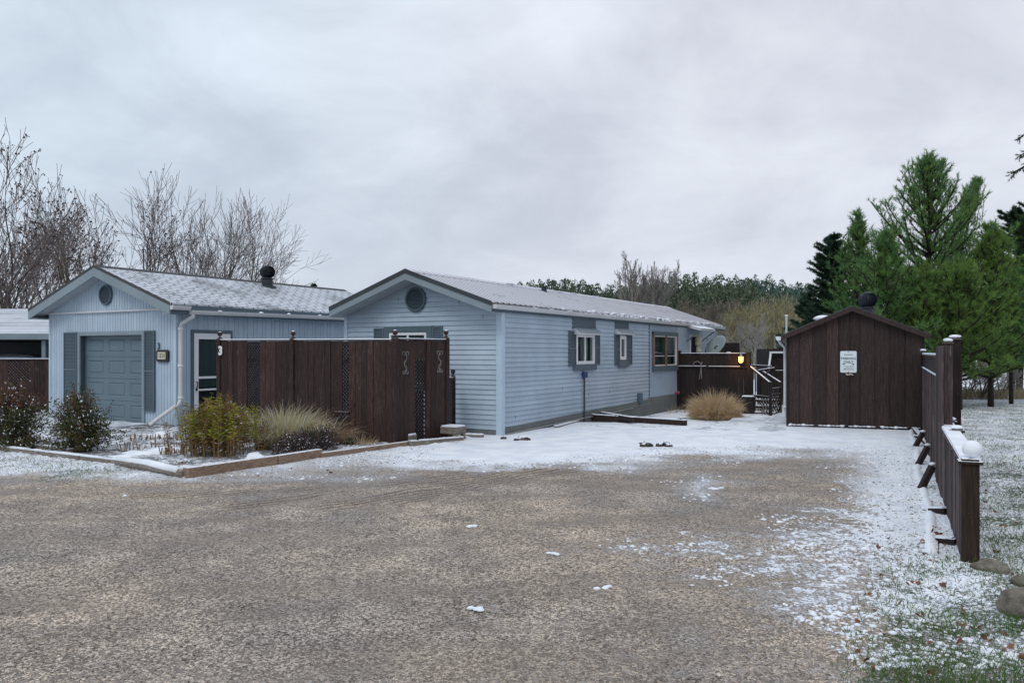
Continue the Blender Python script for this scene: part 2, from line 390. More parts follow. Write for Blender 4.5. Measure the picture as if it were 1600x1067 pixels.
# ------------------------------------------------------------------ the ground
ROWS = [600, 640, 660, 680, 700, 720, 740, 760, 800, 850, 900, 950, 1000, 1067, 1300]
TAB = [
 [.75]*17,
 [.7,.7,.7,.7,.7,.7,.7,.8,.85,.85,.8,.8,.8,.9,.75,.62,.62],
 [.6,.6,.7,.7,.6,.6,.6,.8,.9,.97,1,1,1,1,.95,.62,.62],
 [.6,.6,.7,.7,.6,.6,.6,.9,1,1,.97,1,1,.92,.93,.60,.60],
 [.75,.6,.65,.7,.6,.6,.6,.95,1,1,1,.88,.72,.66,.88,.66,.56],
 [.85,.8,.8,.7,.55,.5,.62,.9,.95,.75,.5,.30,.26,.34,.85,.75,.55],
 [.60,.62,.72,.62,.48,.42,.36,.12,.10,.06,.08,.18,.08,.30,.82,.8,.55],
 [.14,.14,.20,.24,.22,.16,.12,.05,0,0,.12,.52,.12,.14,.78,.85,.52],
 [0,0,.03,.03,.06,.12,.10,.04,.03,.12,.05,.06,.16,.36,.62,.85,.5],
 [0,0,0,0,0,.02,.03,.04,.05,.22,.36,.40,.42,.46,.58,.75,.48],
 [0,0,0,0,0,0,0,.02,.02,.10,.16,.30,.42,.46,.50,.58,.50],
 [0,0,0,0,0,0,0,0,.02,.04,.05,.18,.32,.42,.46,.48,.46],
 [0,0,0,0,0,0,0,0,0,0,.03,.12,.26,.36,.42,.45,.42],
 [0,0,0,0,0,0,0,0,0,0,0,.05,.16,.30,.36,.38,.38],
 [0,0,0,0,0,0,0,0,0,0,0,.02,.1,.2,.3,.3,.3]]
def interp(px, py):
    px = min(max(px,0),1599.9); py = min(max(py,600),1299)
    for r in range(len(ROWS)-1):
        if ROWS[r] <= py <= ROWS[r+1]: break
    t = (py-ROWS[r])/(ROWS[r+1]-ROWS[r]); c = int(px//100); u = px/100-c
    a = TAB[r][c]*(1-u)+TAB[r][c+1]*u; b = TAB[r+1][c]*(1-u)+TAB[r+1][c+1]*u
    return a*(1-t)+b*t
# lines on the ground, in metres
T_A = G(0,706); T_B = G(290,746); T_C = G(500,714); T_D = G(640,696); T_E = G(722,693)
TL = [(-30, T_A.y + (T_A.x+30)*.30), (T_A.x,T_A.y), (T_B.x,T_B.y), (T_C.x,T_C.y), (T_D.x,T_D.y), (T_E.x,T_E.y)]
def front_line(x):
    if x <= TL[0][0]: return TL[0][1]
    for (a,b),(c,d) in zip(TL, TL[1:]):
        if a <= x <= c: return b+(d-b)*(x-a)/(c-a)
    return 1e9
def fence_x(y): return .521+.482*y
R_A = G(925,650); R_B = G(1073,663)
def ss(a, b, x):
    t = min(max((x-a)/(b-a),0),1); return t*t*(3-2*t)
def zone(x, y):
    """(snow, grass, bed) at a point of the ground"""
    if y < 1: return (0,0,0)
    px = 800+F*x/y; py = HY+F*H/y
    wob = 1 if y > 7 else .4
    s = interp(px+wob*38*mno.noise(Vector((x*.8,y*.8,31)))+wob*14*mno.noise(Vector((x*2.7,y*2.7,32))), py+wob*14*mno.noise(Vector((x*.9,y*1.2,33)))+wob*6*mno.noise(Vector((x*3,y*3,34)))); g = b = 0.0
    if x < -.9 and y > front_line(x) and y < 30: b = 1.0; s = .50
    if x > fence_x(y)+.05 and y > 6.1: g = 1.0; s = .55 if y < 12 else .63
    elif y < 9.5:
        g = ss(1270, 1500, px + (py-950)*.35)*ss(830, 880, py)*.85; s = min(1, s*1.12)
    fl = front_line(x)
    if x < -4.2 and y <= fl: g = max(g, .62*ss(1.9, .6, fl-y)*ss(-4.6,-6.0,x)); s *= .86
    if y > 30: g = 1.0; s = .62 if y < 34 else .80
    if y > 17.5 and -1 < x < fence_x(y) and y < 30 and px > 905 and px < 1230: b = 1.0; s = .66
    return (s, g, b)
def height(x, y):
    z = .012*mno.noise(Vector((x*.9,y*.9,0))) + .006*mno.noise(Vector((x*3.1,y*3.1,4)))
    s, g, b = zone(x, y)
    if b and x < 0: z += .03 + .05*max(0,mno.noise(Vector((x*1.6,y*1.6,7))))
    if g > .5: z += .02*mno.noise(Vector((x*2.2,y*2.2,9)))
    t = ss(18.6, 20.5, y)*ss(.6, 1.6, x)*(1 if x < fence_x(y) else 0); z -= .16*t
    t2 = ss(30, 60, y)*ss(8, 20, abs(x)); z -= .15*t2
    # kneaded rise of the wooded hill
    z += 6.5*ss(95, 210, y + 14*mno.noise(Vector((x*.01,1,0))))*ss(-60, 40, x)
    return z
def spread_list(segs):
    out = []
    for a, b, st in segs:
        n = max(1, int(round((b-a)/st)))
        out += [a+(b-a)*i/n for i in range(n)]
    return out + [segs[-1][1]]
xs = spread_list([(-600,-200,100),(-200,-60,20),(-60,-20,5),(-20,-11,.6),(-11,10,.1),(10,24,.35),(24,60,4),(60,200,20),(200,600,100)])
ys = spread_list([(-60,-10,10),(-10,2,2),(2,3.4,.4),(3.4,18,.1),(18,33,.25),(33,60,2),(60,220,8),(220,1200,140)])
TR = [ [(-2.9,8.6),(-1.6,10.0),(-.4,11.3),(1.0,12.2)], [(-1.9,8.6),(-.9,9.8),(.4,11.0),(2.0,12.0)], [(-1.2,8.9),(-.1,10.4),(.9,11.3)],
       [(-4.2,9.2),(-2.6,9.5),(-.8,10.4),(1.2,11.8)] ]
def track(x, y):
    if not (-5 < x < 3 and 7 < y < 13): return 0.0
    best = 9
    for pl in TR:
        for (a,b),(c,d) in zip(pl, pl[1:]):
            L = (c-a)**2+(d-b)**2; t = min(max(((x-a)*(c-a)+(y-b)*(d-b))/L,0),1)
            best = min(best, math.hypot(x-a-(c-a)*t, y-b-(d-b)*t))
    return ss(.34, .10, best)
vid = {}; gv = []; zc = []; tk = []
for j, y in enumerate(ys):
    for i, x in enumerate(xs):
        gv.append((x, y, height(x,y))); zc.append((*zone(x,y), 1)); tk.append(track(x,y))
nx = len(xs)
parts = {'driveway':[], 'lawn':[], 'garden_bed':[], 'field':[]}
for j in range(len(ys)-1):
    for i in range(nx-1):
        x = (xs[i]+xs[i+1])/2; y = (ys[j]+ys[j+1])/2
        s_, g_, b_ = zone(x, y)
        k = 'field' if y > 33 else 'garden_bed' if b_ else 'lawn' if (g_ > .9 or abs(x) > 40) else 'driveway'
        a = j*nx+i; parts[k].append((a, a+1, a+1+nx, a+nx))

s = S('ground', .9, .2)
at = s.n('ShaderNodeAttribute', attribute_name='zone'); r_, g_, b_ = s.xyz(at.outputs['Vector'])
tr = s.n('ShaderNodeAttribute', attribute_name='track').outputs['Fac']
P = s.co('Object')
big = s.noise(.22, 4, .6); mid = s.noise(1.6, 5, .62); fine = s.noise(20, 5, .72); vf = s.noise(60, 3, .75)
stone = s.vor(66, out='Color'); stone_d = s.vor(66); st2 = s.vor(150, out='Color')
sv = s.xyz(stone)[0]; sv2 = s.xyz(st2)[1]
grav = s.mix(s.rng(big, .38, .56), (.190,.172,.156), (.228,.195,.163))
grav = s.mix(s.rng(mid, .35, .68), s.mix(1.0, grav, (.74,.74,.76), 'MULTIPLY'), s.mix(1.0, grav, (1.22,1.20,1.17), 'MULTIPLY'))
comp = s.rng(s.noise(.9,4,.6,s.mapp((.28,1.3,1),(4,2,0),(0,0,.62)),.6), .47, .62)
speck = s.ma('ADD', s.ma('MULTIPLY', sv, .55), s.ma('ADD', s.ma('MULTIPLY', sv2, .45), s.ma('MULTIPLY', vf, .42)))
grav = s.mix(1.0, grav, s.ramp(speck, [(.32,(.16,.15,.145)), (.52,(.78,.775,.77)), (.72,(1.28,1.28,1.27)), (.95,(2.9,2.9,2.9))]), 'MULTIPLY')
px_ = s.xyz(P); perp = s.ma('ADD', s.ma('SUBTRACT', s.ma('MULTIPLY', px_[0], .70), s.ma('MULTIPLY', px_[1], .714)), s.ma('MULTIPLY', s.noise(.8,2,.5), .5))
fines = s.mix(s.rng(vf, .3, .7), (.165,.138,.112), (.245,.21,.175)); grav = s.mix(s.ma('MULTIPLY', comp, .45), grav, fines)
tread = s.ma('MULTIPLY', tr, s.ma('MULTIPLY', s.rng(s.ma('SINE', s.ma('MULTIPLY', perp, 46)), .45, .9), s.rng(s.noise(1.3,3,.6), .38, .48)))
grav = s.mix(s.ma('MULTIPLY', tr, .25), grav, (.22,.185,.15)); grav = s.mix(s.ma('MULTIPLY', tread, .75), grav, (.06,.047,.038))
bedc = s.mix(s.rng(s.noise(1.2,3), .42,.55), (.05,.04,.033), (.19,.20,.215)); bedc = s.mix(1.0, bedc, s.ramp(speck, [(.25,(.3,.3,.3)), (.6,(.9,.9,.9)), (1,(1.8,1.8,1.8))]), 'MULTIPLY')
grc = s.mix(s.rng(s.noise(3.5,4,.7), .38,.62), (.04,.075,.022), (.10,.10,.055)); grc = s.mix(s.rng(vf, .45,.65), grc, (.03,.04,.02))
gmask = s.rng(s.ma('ADD', g_, s.ma('MULTIPLY', s.ma('SUBTRACT', s.noise(2.6,5,.65), .5), 1.4)), .42, .56)
c = s.mix(gmask, grav, grc); c = s.mix(b_, c, bedc)
# snow: denser where it drifted, broken up by the lumps it lies on
lump = s.noise(8, 5, .68); lump2 = s.noise(30, 3, .7)
nn = s.ma('ADD', s.ma('ADD', s.ma('MULTIPLY', mid, .30), s.ma('MULTIPLY', lump, .42)), s.ma('MULTIPLY', lump2, .28))
nn = s.rng(nn, .33, .67, 0, 1, False)
ofr = s.ma('MAXIMUM', g_, b_)
nng = s.rng(s.ma('ADD', s.ma('ADD', s.ma('MULTIPLY', mid, .2), s.ma('MULTIPLY', lump2, .42)), s.ma('ADD', s.ma('MULTIPLY', vf, .2), s.ma('MULTIPLY', lump, .18))), .36, .64, 0, 1, False)
nn = s.mix(s.ma('MULTIPLY', g_, .85), nn, nng)
dd = s.ma('MULTIPLY_ADD', r_, 1.16, -.08)
sf = s.rng(s.ma('SUBTRACT', dd, nn), -.07, .10)
dust = s.ma('MULTIPLY', s.rng(s.ma('SUBTRACT', dd, s.rng(mid,.3,.7,0,1,False)), -.35, .45), .55)
yy_ = s.xyz(P)[1]
nn2 = s.ma('ADD', s.ma('MULTIPLY', mid, .55), s.ma('MULTIPLY', s.noise(.7,3,.5), .45)); nn2 = s.rng(nn2, .34, .66, 0, 1, False)
grain = s.ma('MULTIPLY', s.ma('SUBTRACT', s.ma('ADD', s.ma('MULTIPLY', vf, .6), s.ma('MULTIPLY', fine, .4)), .5), 2.3)
softs = s.rng(s.ma('ADD', s.ma('SUBTRACT', s.ma('MULTIPLY', dd, 1.35), s.ma('MULTIPLY', nn2, .42)), grain), .05, .82)
softs = s.ma('MULTIPLY', softs, s.rng(r_, .02, .12))
offroad = s.ma('MAXIMUM', g_, b_)
sf = s.mix(s.ma('MULTIPLY', s.rng(yy_, 8.2, 10.0), s.ma('SUBTRACT', 1.0, offroad)), sf, softs)
sf = s.ma('MULTIPLY', sf, 1.0)
sf2 = s.ma('MAXIMUM', sf, s.ma('MULTIPLY', dust, s.rng(s.ma('ADD', s.ma('MULTIPLY', vf, .6), s.ma('MULTIPLY', fine, .4)), .40,.62)))
sf2 = s.ma('MULTIPLY', sf2, s.rng(s.ma('ADD', s.ma('MULTIPLY', r_, .30), vf), .40, .52, .72, 1.0))
snowc = s.mix(s.rng(s.noise(2.2,4,.6), .35,.65), (.68,.73,.81), (.82,.85,.90))
s.col(s.mix(sf2, c, snowc))
hgt = s.ma('ADD', s.ma('MULTIPLY', s.ma('MULTIPLY_ADD', stone_d, -.55, .5), s.ma('SUBTRACT', 1.0, sf)), s.ma('MULTIPLY', sf, 1.2))
hgt = s.ma('ADD', hgt, s.ma('MULTIPLY', fine, .55)); hgt = s.ma('SUBTRACT', hgt, s.ma('MULTIPLY', tread, .8))
s.bump(hgt, .009, .9); s.rough(s.rng(sf, 0, 1, .95, .75)); M['ground'] = s.m
for k, fs in parts.items():
    used = sorted({i for f in fs for i in f}); mp = {a: n for n, a in enumerate(used)}
    me = bpy.data.meshes.new(k); me.from_pydata([gv[i] for i in used], [], [tuple(mp[i] for i in f) for f in fs])
    at_ = me.attributes.new('zone', 'FLOAT_VECTOR', 'POINT'); at_.data.foreach_set('vector', [c for i in used for c in zc[i][:3]])
    a2 = me.attributes.new('track', 'FLOAT', 'POINT'); a2.data.foreach_set('value', [tk[i] for i in used])
    me.materials.append(M['ground']); me.polygons.foreach_set('use_smooth', [True]*len(me.polygons)); me.update()
    o = bpy.data.objects.new(k, me); C.objects.link(o); tag(o, kind='structure')
def gz_(x, y): return height(x, y)

# ------------------------------------------------------------------ wall helpers
def sub_iv(iv, holes):
    for a, b in holes:
        out = []
        for p, q_ in iv:
            if b <= p or a >= q_: out.append((p,q_)); continue
            if a > p: out.append((p,a))
            if b < q_: out.append((b,q_))
        iv = out
    return iv
def pbox(mb, P, u0, u1, z0, z1, o0, o1):
    vs = [P(u0,z0,o0),P(u1,z0,o0),P(u1,z0,o1),P(u0,z0,o1),P(u0,z1,o0),P(u1,z1,o0),P(u1,z1,o1),P(u0,z1,o1)]
    return mb.add(vs, [(3,2,1,0),(4,5,6,7),(0,1,5,4),(1,2,6,5),(2,3,7,6),(3,0,4,7)])
def lap(mb, P, u0, u1, z0, z1, h=.1, holes=(), lim=None, lip=.022):
    n = int(math.ceil((z1-z0)/h-1e-6))
    for i in range(n):
        za = z0+i*h; zb = min(za+h, z1)
        cuts = sorted({za, zb} | {z for (a,b,c,d) in holes for z in (c,d) if za+1e-4 < z < zb-1e-4})
        for a, b in zip(cuts, cuts[1:]):
            ofs = lambda z: .001+lip*(1-(z-za)/h)
            hs = [(p,q_) for (p,q_,r,t) in holes if r <= a+1e-4 and t >= b-1e-4]
            for p, q_ in sub_iv([(u0,u1)], hs):
                pa, qa, pb, qb = p, q_, p, q_
                if lim:
                    la, ra = lim(a); lb, rb = lim(b); pa = max(p,la); qa = min(q_,ra); pb = max(p,lb); qb = min(q_,rb)
                    if qa <= pa: continue
                    if qb < pb: pb = qb = (pb+qb)/2
                mb.quad(P(pa,a,ofs(a)), P(qa,a,ofs(a)), P(qb,b,ofs(b)), P(pb,b,ofs(b)))
                if a == za: mb.quad(P(pa,a,-.004), P(qa,a,-.004), P(qa,a,ofs(a)), P(pa,a,ofs(a)))
def vgroove(mb, P, u0, u1, z0, top, ws, g=.011, dep=.012, holes=()):
    u = u0; k = 0; pts = [(u0,0.0)]
    while u < u1-1e-6:
        wd = ws[k % len(ws)]; k += 1; n = min(u+wd, u1)
        if n-g > u+g and n < u1-.02: pts += [(n-g,0.0),(n-g*.55,-dep),(n+g*.55,-dep),(n+g,0.0)]
        u = n
    pts.append((u1,0.0))
    extra = sorted({x for hl in holes for x in hl[:2]})
    full = []
    for (a,oa),(b,ob) in zip(pts, pts[1:]):
        full.append((a,oa))
        for x in extra:
            if a+1e-5 < x < b-1e-5: full.append((x, oa+(ob-oa)*(x-a)/(b-a)))
    full.append(pts[-1])
    for (a,oa),(b,ob) in zip(full, full[1:]):
        if b-a < 1e-6: continue
        hs = [(r,t) for (p,q_,r,t) in holes if p <= a+1e-4 and q_ >= b-1e-4]
        ta, tb = top(a), top(b)
        for p, q_ in sub_iv([(z0, 99)], hs):
            mb.quad(P(a,p,oa), P(b,p,ob), P(b,min(q_,tb),ob), P(a,min(q_,ta),oa))
def boards(mb, P, u0, u1, z0, z1, w=.14, t=.02, gap=.006, jit=.004, o=0, ztop=None):
    n = max(1, int(round((u1-u0)/w))); w = (u1-u0)/n
    for i in range(n):
        a = u0+i*w+gap/2; b = u0+(i+1)*w-gap/2; j = U(-jit, jit)
        zt = (ztop((a+b)/2) if ztop else z1)+U(-jit,jit)*.6
        pbox(mb, P, a, b, z0, zt, o+j, o+j+t)
def lattice(mb, P, u0, u1, z0, z1, sp=.062, w=.024, t=.006, o=0):
    """two layers of diagonal slats inside the rectangle"""
    for sgn, oo in ((1, o), (-1, o+t+.001)):
        c = (u0-z1 if sgn > 0 else u0+z0)
        end = (u1-z0 if sgn > 0 else u1+z1)
        st = sp*1.414
        while c < end:
            pts = []
            for z in (z0, z1):
                u = c+z if sgn > 0 else c-z
                if u0 <= u <= u1: pts.append((u,z))
            for u in (u0, u1):
                z = u-c if sgn > 0 else c-u
                if z0 < z < z1: pts.append((u,z))
            if len(pts) >= 2:
                (ua,za),(ub,zb) = pts[0], pts[-1]
                L = math.hypot(ub-ua, zb-za)
                if L > .03:
                    nx_, nz_ = -(zb-za)/L*w/2, (ub-ua)/L*w/2
                    mb.prism([(ua+nx_,za+nz_),(ub+nx_,zb+nz_),(ub-nx_,zb-nz_),(ua-nx_,za-nz_)], lambda u,v,q_: P(u,v,q_), oo, oo+t)
            c += st
def frame(mb, P, u0, u1, z0, z1, w, o0, o1, wb=None, wt=None):
    wb = w if wb is None else wb; wt = w if wt is None else wt
    pbox(mb,P,u0,u0+w,z0,z1,o0,o1); pbox(mb,P,u1-w,u1,z0,z1,o0,o1)
    pbox(mb,P,u0+w,u1-w,z0,z0+wb,o0,o1-.002); pbox(mb,P,u0+w,u1-w,z1-wt,z1,o0,o1-.002)
def curtain(mb, P, u0, u1, z0, z1, o, amp=.02, n=24):
    for i in range(n):
        a = u0+(u1-u0)*i/n; b = u0+(u1-u0)*(i+1)/n
        f = lambda u: o+amp*math.sin((u-u0)*55)+amp*.5*math.sin((u-u0)*23+1)
        mb.quad(P(a,z0,f(a)), P(b,z0,f(b)), P(b,z1,f(b)), P(a,z1,f(a)))
def shutter(P, u0, u1, z0, z1, par, m, o=.02):
    f = MB(); frame(f, P, u0, u1, z0, z1, .035, o, o+.03)
    zm = (z0+z1)/2; pbox(f, P, u0+.035, u1-.035, zm-.03, zm+.03, o, o+.027)
    ob = f.build('shutter', m, par, fix=True)
    l = MB(); z = z0+.045
    pbox(l, P, u0+.03, u1-.03, z0+.03, z1-.03, o, o+.004)
    while z < z1-.05:
        if not (zm-.05 < z < zm+.03):
            l.add([P(u0+.035,z,o+.024),P(u1-.035,z,o+.024),P(u1-.035,z+.026,o+.006),P(u0+.035,z+.026,o+.006)],[(0,1,2,3)])
        z += .034
    l.build('louvre', m, ob)
    return ob
def lpar(px, O, d):
    r = (px-800)/F
    return (r*O[1]-O[0])/(d[0]-r*d[1])
def lz(py, Y): return H-(py-HY)*Y/F
RZ = math.atan2(-.502,.865)
VX = Vector((math.cos(RZ), math.sin(RZ), 0)); VY = Vector((-VX.y, VX.x, 0))   # house-local x and y in the world

def turbine(parent, p, r=.2, stem=.2, zr=.18):
    """whirlybird roof ventilator; p = base centre in the parent's frame"""
    p = Vector(p); b = MB()
    b.lathe(p, [(r*1.25,-.12),(r*1.15,0),(r*.72,.02),(r*.72,stem),(r*.86,stem+.015),(r*.86,stem+.035),(r*.7,stem+.04)], 24)
    o = b.build('roof_ventilator', M['vent_metal'], parent, smooth=False)
    f = MB(); n = 22
    for k in range(n):
        for i in range(7):
            def pt(i, s_):
                a = PI*(.12+.76*i/7); rr = r*(math.sin(a)**.7)*s_; th = 2*PI*k/n + .35*i/7 + (0 if s_ > .9 else .17)
                return p+Vector((rr*math.cos(th), rr*math.sin(th), stem+.04+zr-zr*1.02*math.cos(PI-a)*-1))
            f.quad(pt(i,1.0), pt(i+1,1.0), pt(i+1,.82), pt(i,.82))
    f.build('fin', M['vent_metal'], o)
    c = MB(); c.ball(p+Vector((0,0,stem+.04+zr)), r*.78, 16, zr*.95/(r*.78)); c.lathe(p+Vector((0,0,stem+.04+zr*1.75)), [(r*.62,0),(r*.55,.03),(.02,.06)], 20)
    c.build('cap', M['vent_metal'], o, smooth=True)
    return o

# ------------------------------------------------------------------ the long pale-blue house
hO = Vector((-.216,15.9,0)); HW, HL = 4.06, 15.25
house = thing('mobile_home', 'long low pale blue clapboard home with ribbed metal roof and round gable vent', 'house', hO, RZ)
Pf = lambda u,z,o: Vector((u, -o, z))          # front gable wall, u from -HW to 0
Ps = lambda u,z,o: Vector((o, u, z))           # long right wall
Pl = lambda u,z,o: Vector((-HW-o, u, z)); Pb = lambda u,z,o: Vector((u, HL+o, z))
RX, RZT, EZ = -HW/2, 3.31, 2.585; SL = (RZT-EZ)/(HW/2+.05)
def rz_(x): return RZT-SL*abs(x-RX)
def hside(px): return lpar(px, (hO.x,hO.y), (VY.x,VY.y))
def hz_(px, py): return lz(py, hO.y+VY.y*hside(px))
def hfront(px): return -lpar(px, (hO.x,hO.y), (-VX.x,-VX.y))
def hfz(px, py): return lz(py, hO.y+VX.y*hfront(px))
w1 = (hside(898), hside(926.5), hz_(912,569), hz_(912,522))
w2 = (hside(966.5), hside(976), hz_(971,562), hz_(971,525))
w3 = (hside(1020), hside(1055), hz_(1038,571), hz_(1038,525))
dr = (hside(1077), hside(1090.5), .35, hz_(1084,523))
wf = (hfront(610), hfront(668), .95, hfz(640,520))
pnl = (hside(1013.5), hside(1057.5))
m = MB(); lap(m, Pf, -HW, 0, .10, 3.3, .1, [wf], lambda z: (RX-(RZT-.06-z)/SL, RX+(RZT-.06-z)/SL))
lap(m, Ps, 0, pnl[0], .15, 2.56, .1, [w1,w2]); lap(m, Ps, pnl[1], HL, .15, 2.56, .1, [dr])
m.quad(Pl(0,0,0),Pl(HL,0,0),Pl(HL,2.56,0),Pl(0,2.56,0)); m.add([Pb(-HW,0,0),Pb(0,0,0),Pb(0,2.56,0),Pb(RX,3.28,0),Pb(-HW,2.56,0)],[(0,1,2,3,4)])
m.build('wall', M['siding'], house)
m = MB(); vgroove(m, Ps, pnl[0], pnl[1], .33, lambda u: 2.55, [.09], .006, .006, [w3])
m.build('wall_panel', M['panel_blue'], house)
# butt joints of the clapboards and small marks
m = MB()
for (u,z) in ((-.53-HW/2-.0,2.75),(-1.0,2.62),(-.42,2.3)): m = MB(); pbox(m, Pf, u-.004, u+.004, z, z+.1, .0, .021); m.build('siding_joint', M['fascia'], house)
for (u,z) in ((.55,.25),(2.7,.75),(4.1,.55),(5.4,.55),(6.6,2.25),(3.9,.35)): m = MB(); pbox(m, Ps, u-.004, u+.004, z, z+.1, .0, .021); m.build('siding_joint', M['fascia'], house)
for nm_, (u0,u1,face) in (('a',(-.09,.012,Pf)), ('b',(0,.09,Ps))):
    pass
m = MB(); pbox(m, Pf, -.10, .030, -.02, 2.50, .0, .030); pbox(m, Ps, 0.0, .10, -.02, 2.50, .0, .030); m.build('corner_trim', M['trim_blue'], house)
m = MB(); pbox(m, Pf, -HW-.02, -HW+.07, .0, 2.5, .0, .030); m.build('corner_trim', M['trim_blue'], house)
m = MB(); pbox(m, Ps, HL-.09, HL+.02, .1, 2.5, 0, .03); m.build('corner_trim', M['trim_blue'], house)
for u in pnl:
    m = MB(); pbox(m, Ps, u-.02, u+.02, .3, 2.5, 0, .026); m.build('joint_trim', M['trim_blue' if u == pnl[1] else 'shutter'], house)
# skirting, its top edge climbs a little along the wall
m = MB()
m.add([Ps(.10,-.1,.035),Ps(pnl[0],-.35,.035),Ps(pnl[0],.30,.035),Ps(.10,.14,.035),Ps(.10,-.1,-.02),Ps(pnl[0],-.35,-.02),Ps(pnl[0],.30,-.02),Ps(.10,.14,-.02)],
      [(0,1,2,3),(7,6,5,4),(3,2,6,7),(0,3,7,4),(1,5,6,2)])
pbox(m, Ps, pnl[0], HL, -.4, .335, -.02, .02); pbox(m, Pf, -HW, -.1, -.1, .105, -.02, .012)
m.build('skirting', M['skirt'], house, fix=True)
m = MB()
m.add([Ps(.10,.0,.075),Ps(6.9,.115,.075),Ps(6.9,.135,.075),Ps(.10,.02,.075),Ps(.10,.0,.03),Ps(6.9,.115,.03),Ps(6.9,.135,.03),Ps(.10,.02,.03)],
      [(0,1,2,3),(3,2,6,7),(0,3,7,4),(1,5,6,2),(0,4,5,1)])
pbox(m, Ps, 3.9, pnl[0]-.03, .155, .165, .035, .05)
m.build('skirting_ledge', M['concrete'], house, fix=True)
# roof
y0, y1 = -.45, 15.9; xe = .06
m = MB()
for sgn in (1,-1):
    prof = []; k = 0; yy = y0
    prof.append((y0, 0))
    kk = math.ceil(y0/.23)
    while (kk+.0)*.23 < y1:
        c_ = kk*.23; 
        for dy, dz in ((-.032,0),(-.016,.022),(.016,.022),(.032,0)):
            if y0 < c_+dy < y1: prof.append((c_+dy, dz))
        kk += 1
    prof.append((y1,0))
    xr, xl = RX, RX+sgn*(HW/2+xe)
    for (a,da),(b,db) in zip(prof, prof[1:]):
        m.quad((xr,a,RZT+.03+da),(xr,b,RZT+.03+db),(xl,b,rz_(xl)+.03+db),(xl,a,rz_(xl)+.03+da))
    m.add([(xr,y0,RZT),(xr,y1,RZT),(xl,y1,rz_(xl)),(xl,y0,rz_(xl)),(xr,y0,RZT+.03),(xr,y1,RZT+.03),(xl,y1,rz_(xl)+.03),(xl,y0,rz_(xl)+.03)],[(0,1,2,3),(0,3,7,4),(1,5,6,2),(3,2,6,7)])
roof = m.build('roof', M['metal_roof'], house)
m = MB()
for sgn in (1,-1):
    a = (RX, RZT+.065); b = (RX+sgn*.17, rz_(RX+.17)+.056)
    m.add([(a[0],y0-.03,a[1]),(b[0],y0-.03,b[1]),(b[0],y1,b[1]),(a[0],y1,a[1]),(b[0],y0-.03,b[1]-.02),(b[0],y1,b[1]-.02),(a[0],y0-.03,a[1]-.03)],[(0,1,2,3),(1,4,5,2),(0,6,4,1)])
m.build('ridge_cap', M['metal_roof'], roof)
m = MB(); random.seed(3); yy = 2.0
while yy < 15.7:
    L = U(.12,.5)
    if random.random() < .5:
        xx = RX-.02+U(.0,.1); m = MB(); m.rock((xx, yy, rz_(xx)+.07), .06, L/2, .018, yy, 1, .3); m.build('snow_patch', M['snow'], roof, smooth=True)
    yy += L+U(.1,.5)
yy = 2.6
while yy < 15.7:
    L = U(.10,.32)
    if random.random() < .62:
        xx = xe-U(.0,.12); m = MB(); m.rock((xx, yy, rz_(xx)+.045), .09, L/2, .028, yy*3, 1, .4); m.build('snow_patch', M['snow'], roof, smooth=True)
    yy += L+U(.05,.45)

# rake edges, fascia, soffit
for sgn in (1,-1):
    xl = RX+sgn*(HW/2+xe)
    def slab(mb, ya, yb, za, zb, xa=RX, xb=xl):
        mb.add([(xa,ya,rz_(xa)+za),(xb,ya,rz_(xb)+za),(xb,ya,rz_(xb)+zb),(xa,ya,rz_(xa)+zb),(xa,yb,rz_(xa)+za),(xb,yb,rz_(xb)+za),(xb,yb,rz_(xb)+zb),(xa,yb,rz_(xa)+zb)],
               [(0,1,2,3),(7,6,5,4),(0,4,5,1),(3,2,6,7),(1,5,6,2),(0,3,7,4)])
    m = MB(); slab(m, y0-.035, y0-.0, -.03, .058); m.build('rake_trim', M['dark_metal'], house, fix=True)
    m = MB(); slab(m, y0-.022, y0+.0, -.165, -.031); m.build('fascia', M['fascia'], house, fix=True)
    m = MB(); slab(m, y0, -.0, -.165, -.155); m.build('soffit', M['soffit'], house, fix=True)
m = MB(); m.box(xe-.03, xe-.005, y0, y1, 2.44, 2.575); m.box(.0,xe-.03,0,y1,2.50,2.51); m.build('fascia', M['shutter'], house)
m = MB()
m.prism([(xe,2.575),(xe,2.49),(xe+.075,2.49),(xe+.10,2.53),(xe+.11,2.575),(xe+.10,2.575),(xe+.09,2.535),(xe+.07,2.50),(xe+.01,2.50),(xe+.01,2.575)], lambda u,v,t: (u,t,v), y0+.02, y1)
m.add([(xe,y0+.02,2.575),(xe,y0+.02,2.49),(xe+.075,y0+.02,2.49),(xe+.11,y0+.02,2.575)],[(0,1,2,3)]); m.add([(xe,y1,2.575),(xe,y1,2.49),(xe+.075,y1,2.49),(xe+.11,y1,2.575)],[(0,1,2,3)])
m.build('gutter', M['gutter'], house, fix=True)
m = MB(); m.add([(xe+.012,.8,2.571),(xe+.098,.8,2.571),(xe+.098,y1-.05,2.571),(xe+.012,y1-.05,2.571)],[(0,1,2,3)])
random.seed(5); yy = 1.2
while yy < 15.6:
    L = U(.1,.4); m.rock((xe+.05, yy, 2.575), .05, L/2, .02, yy, 1, .4); yy += L+U(.1,.6)
m.build('gutter_snow', M['snow'], house, smooth=True)
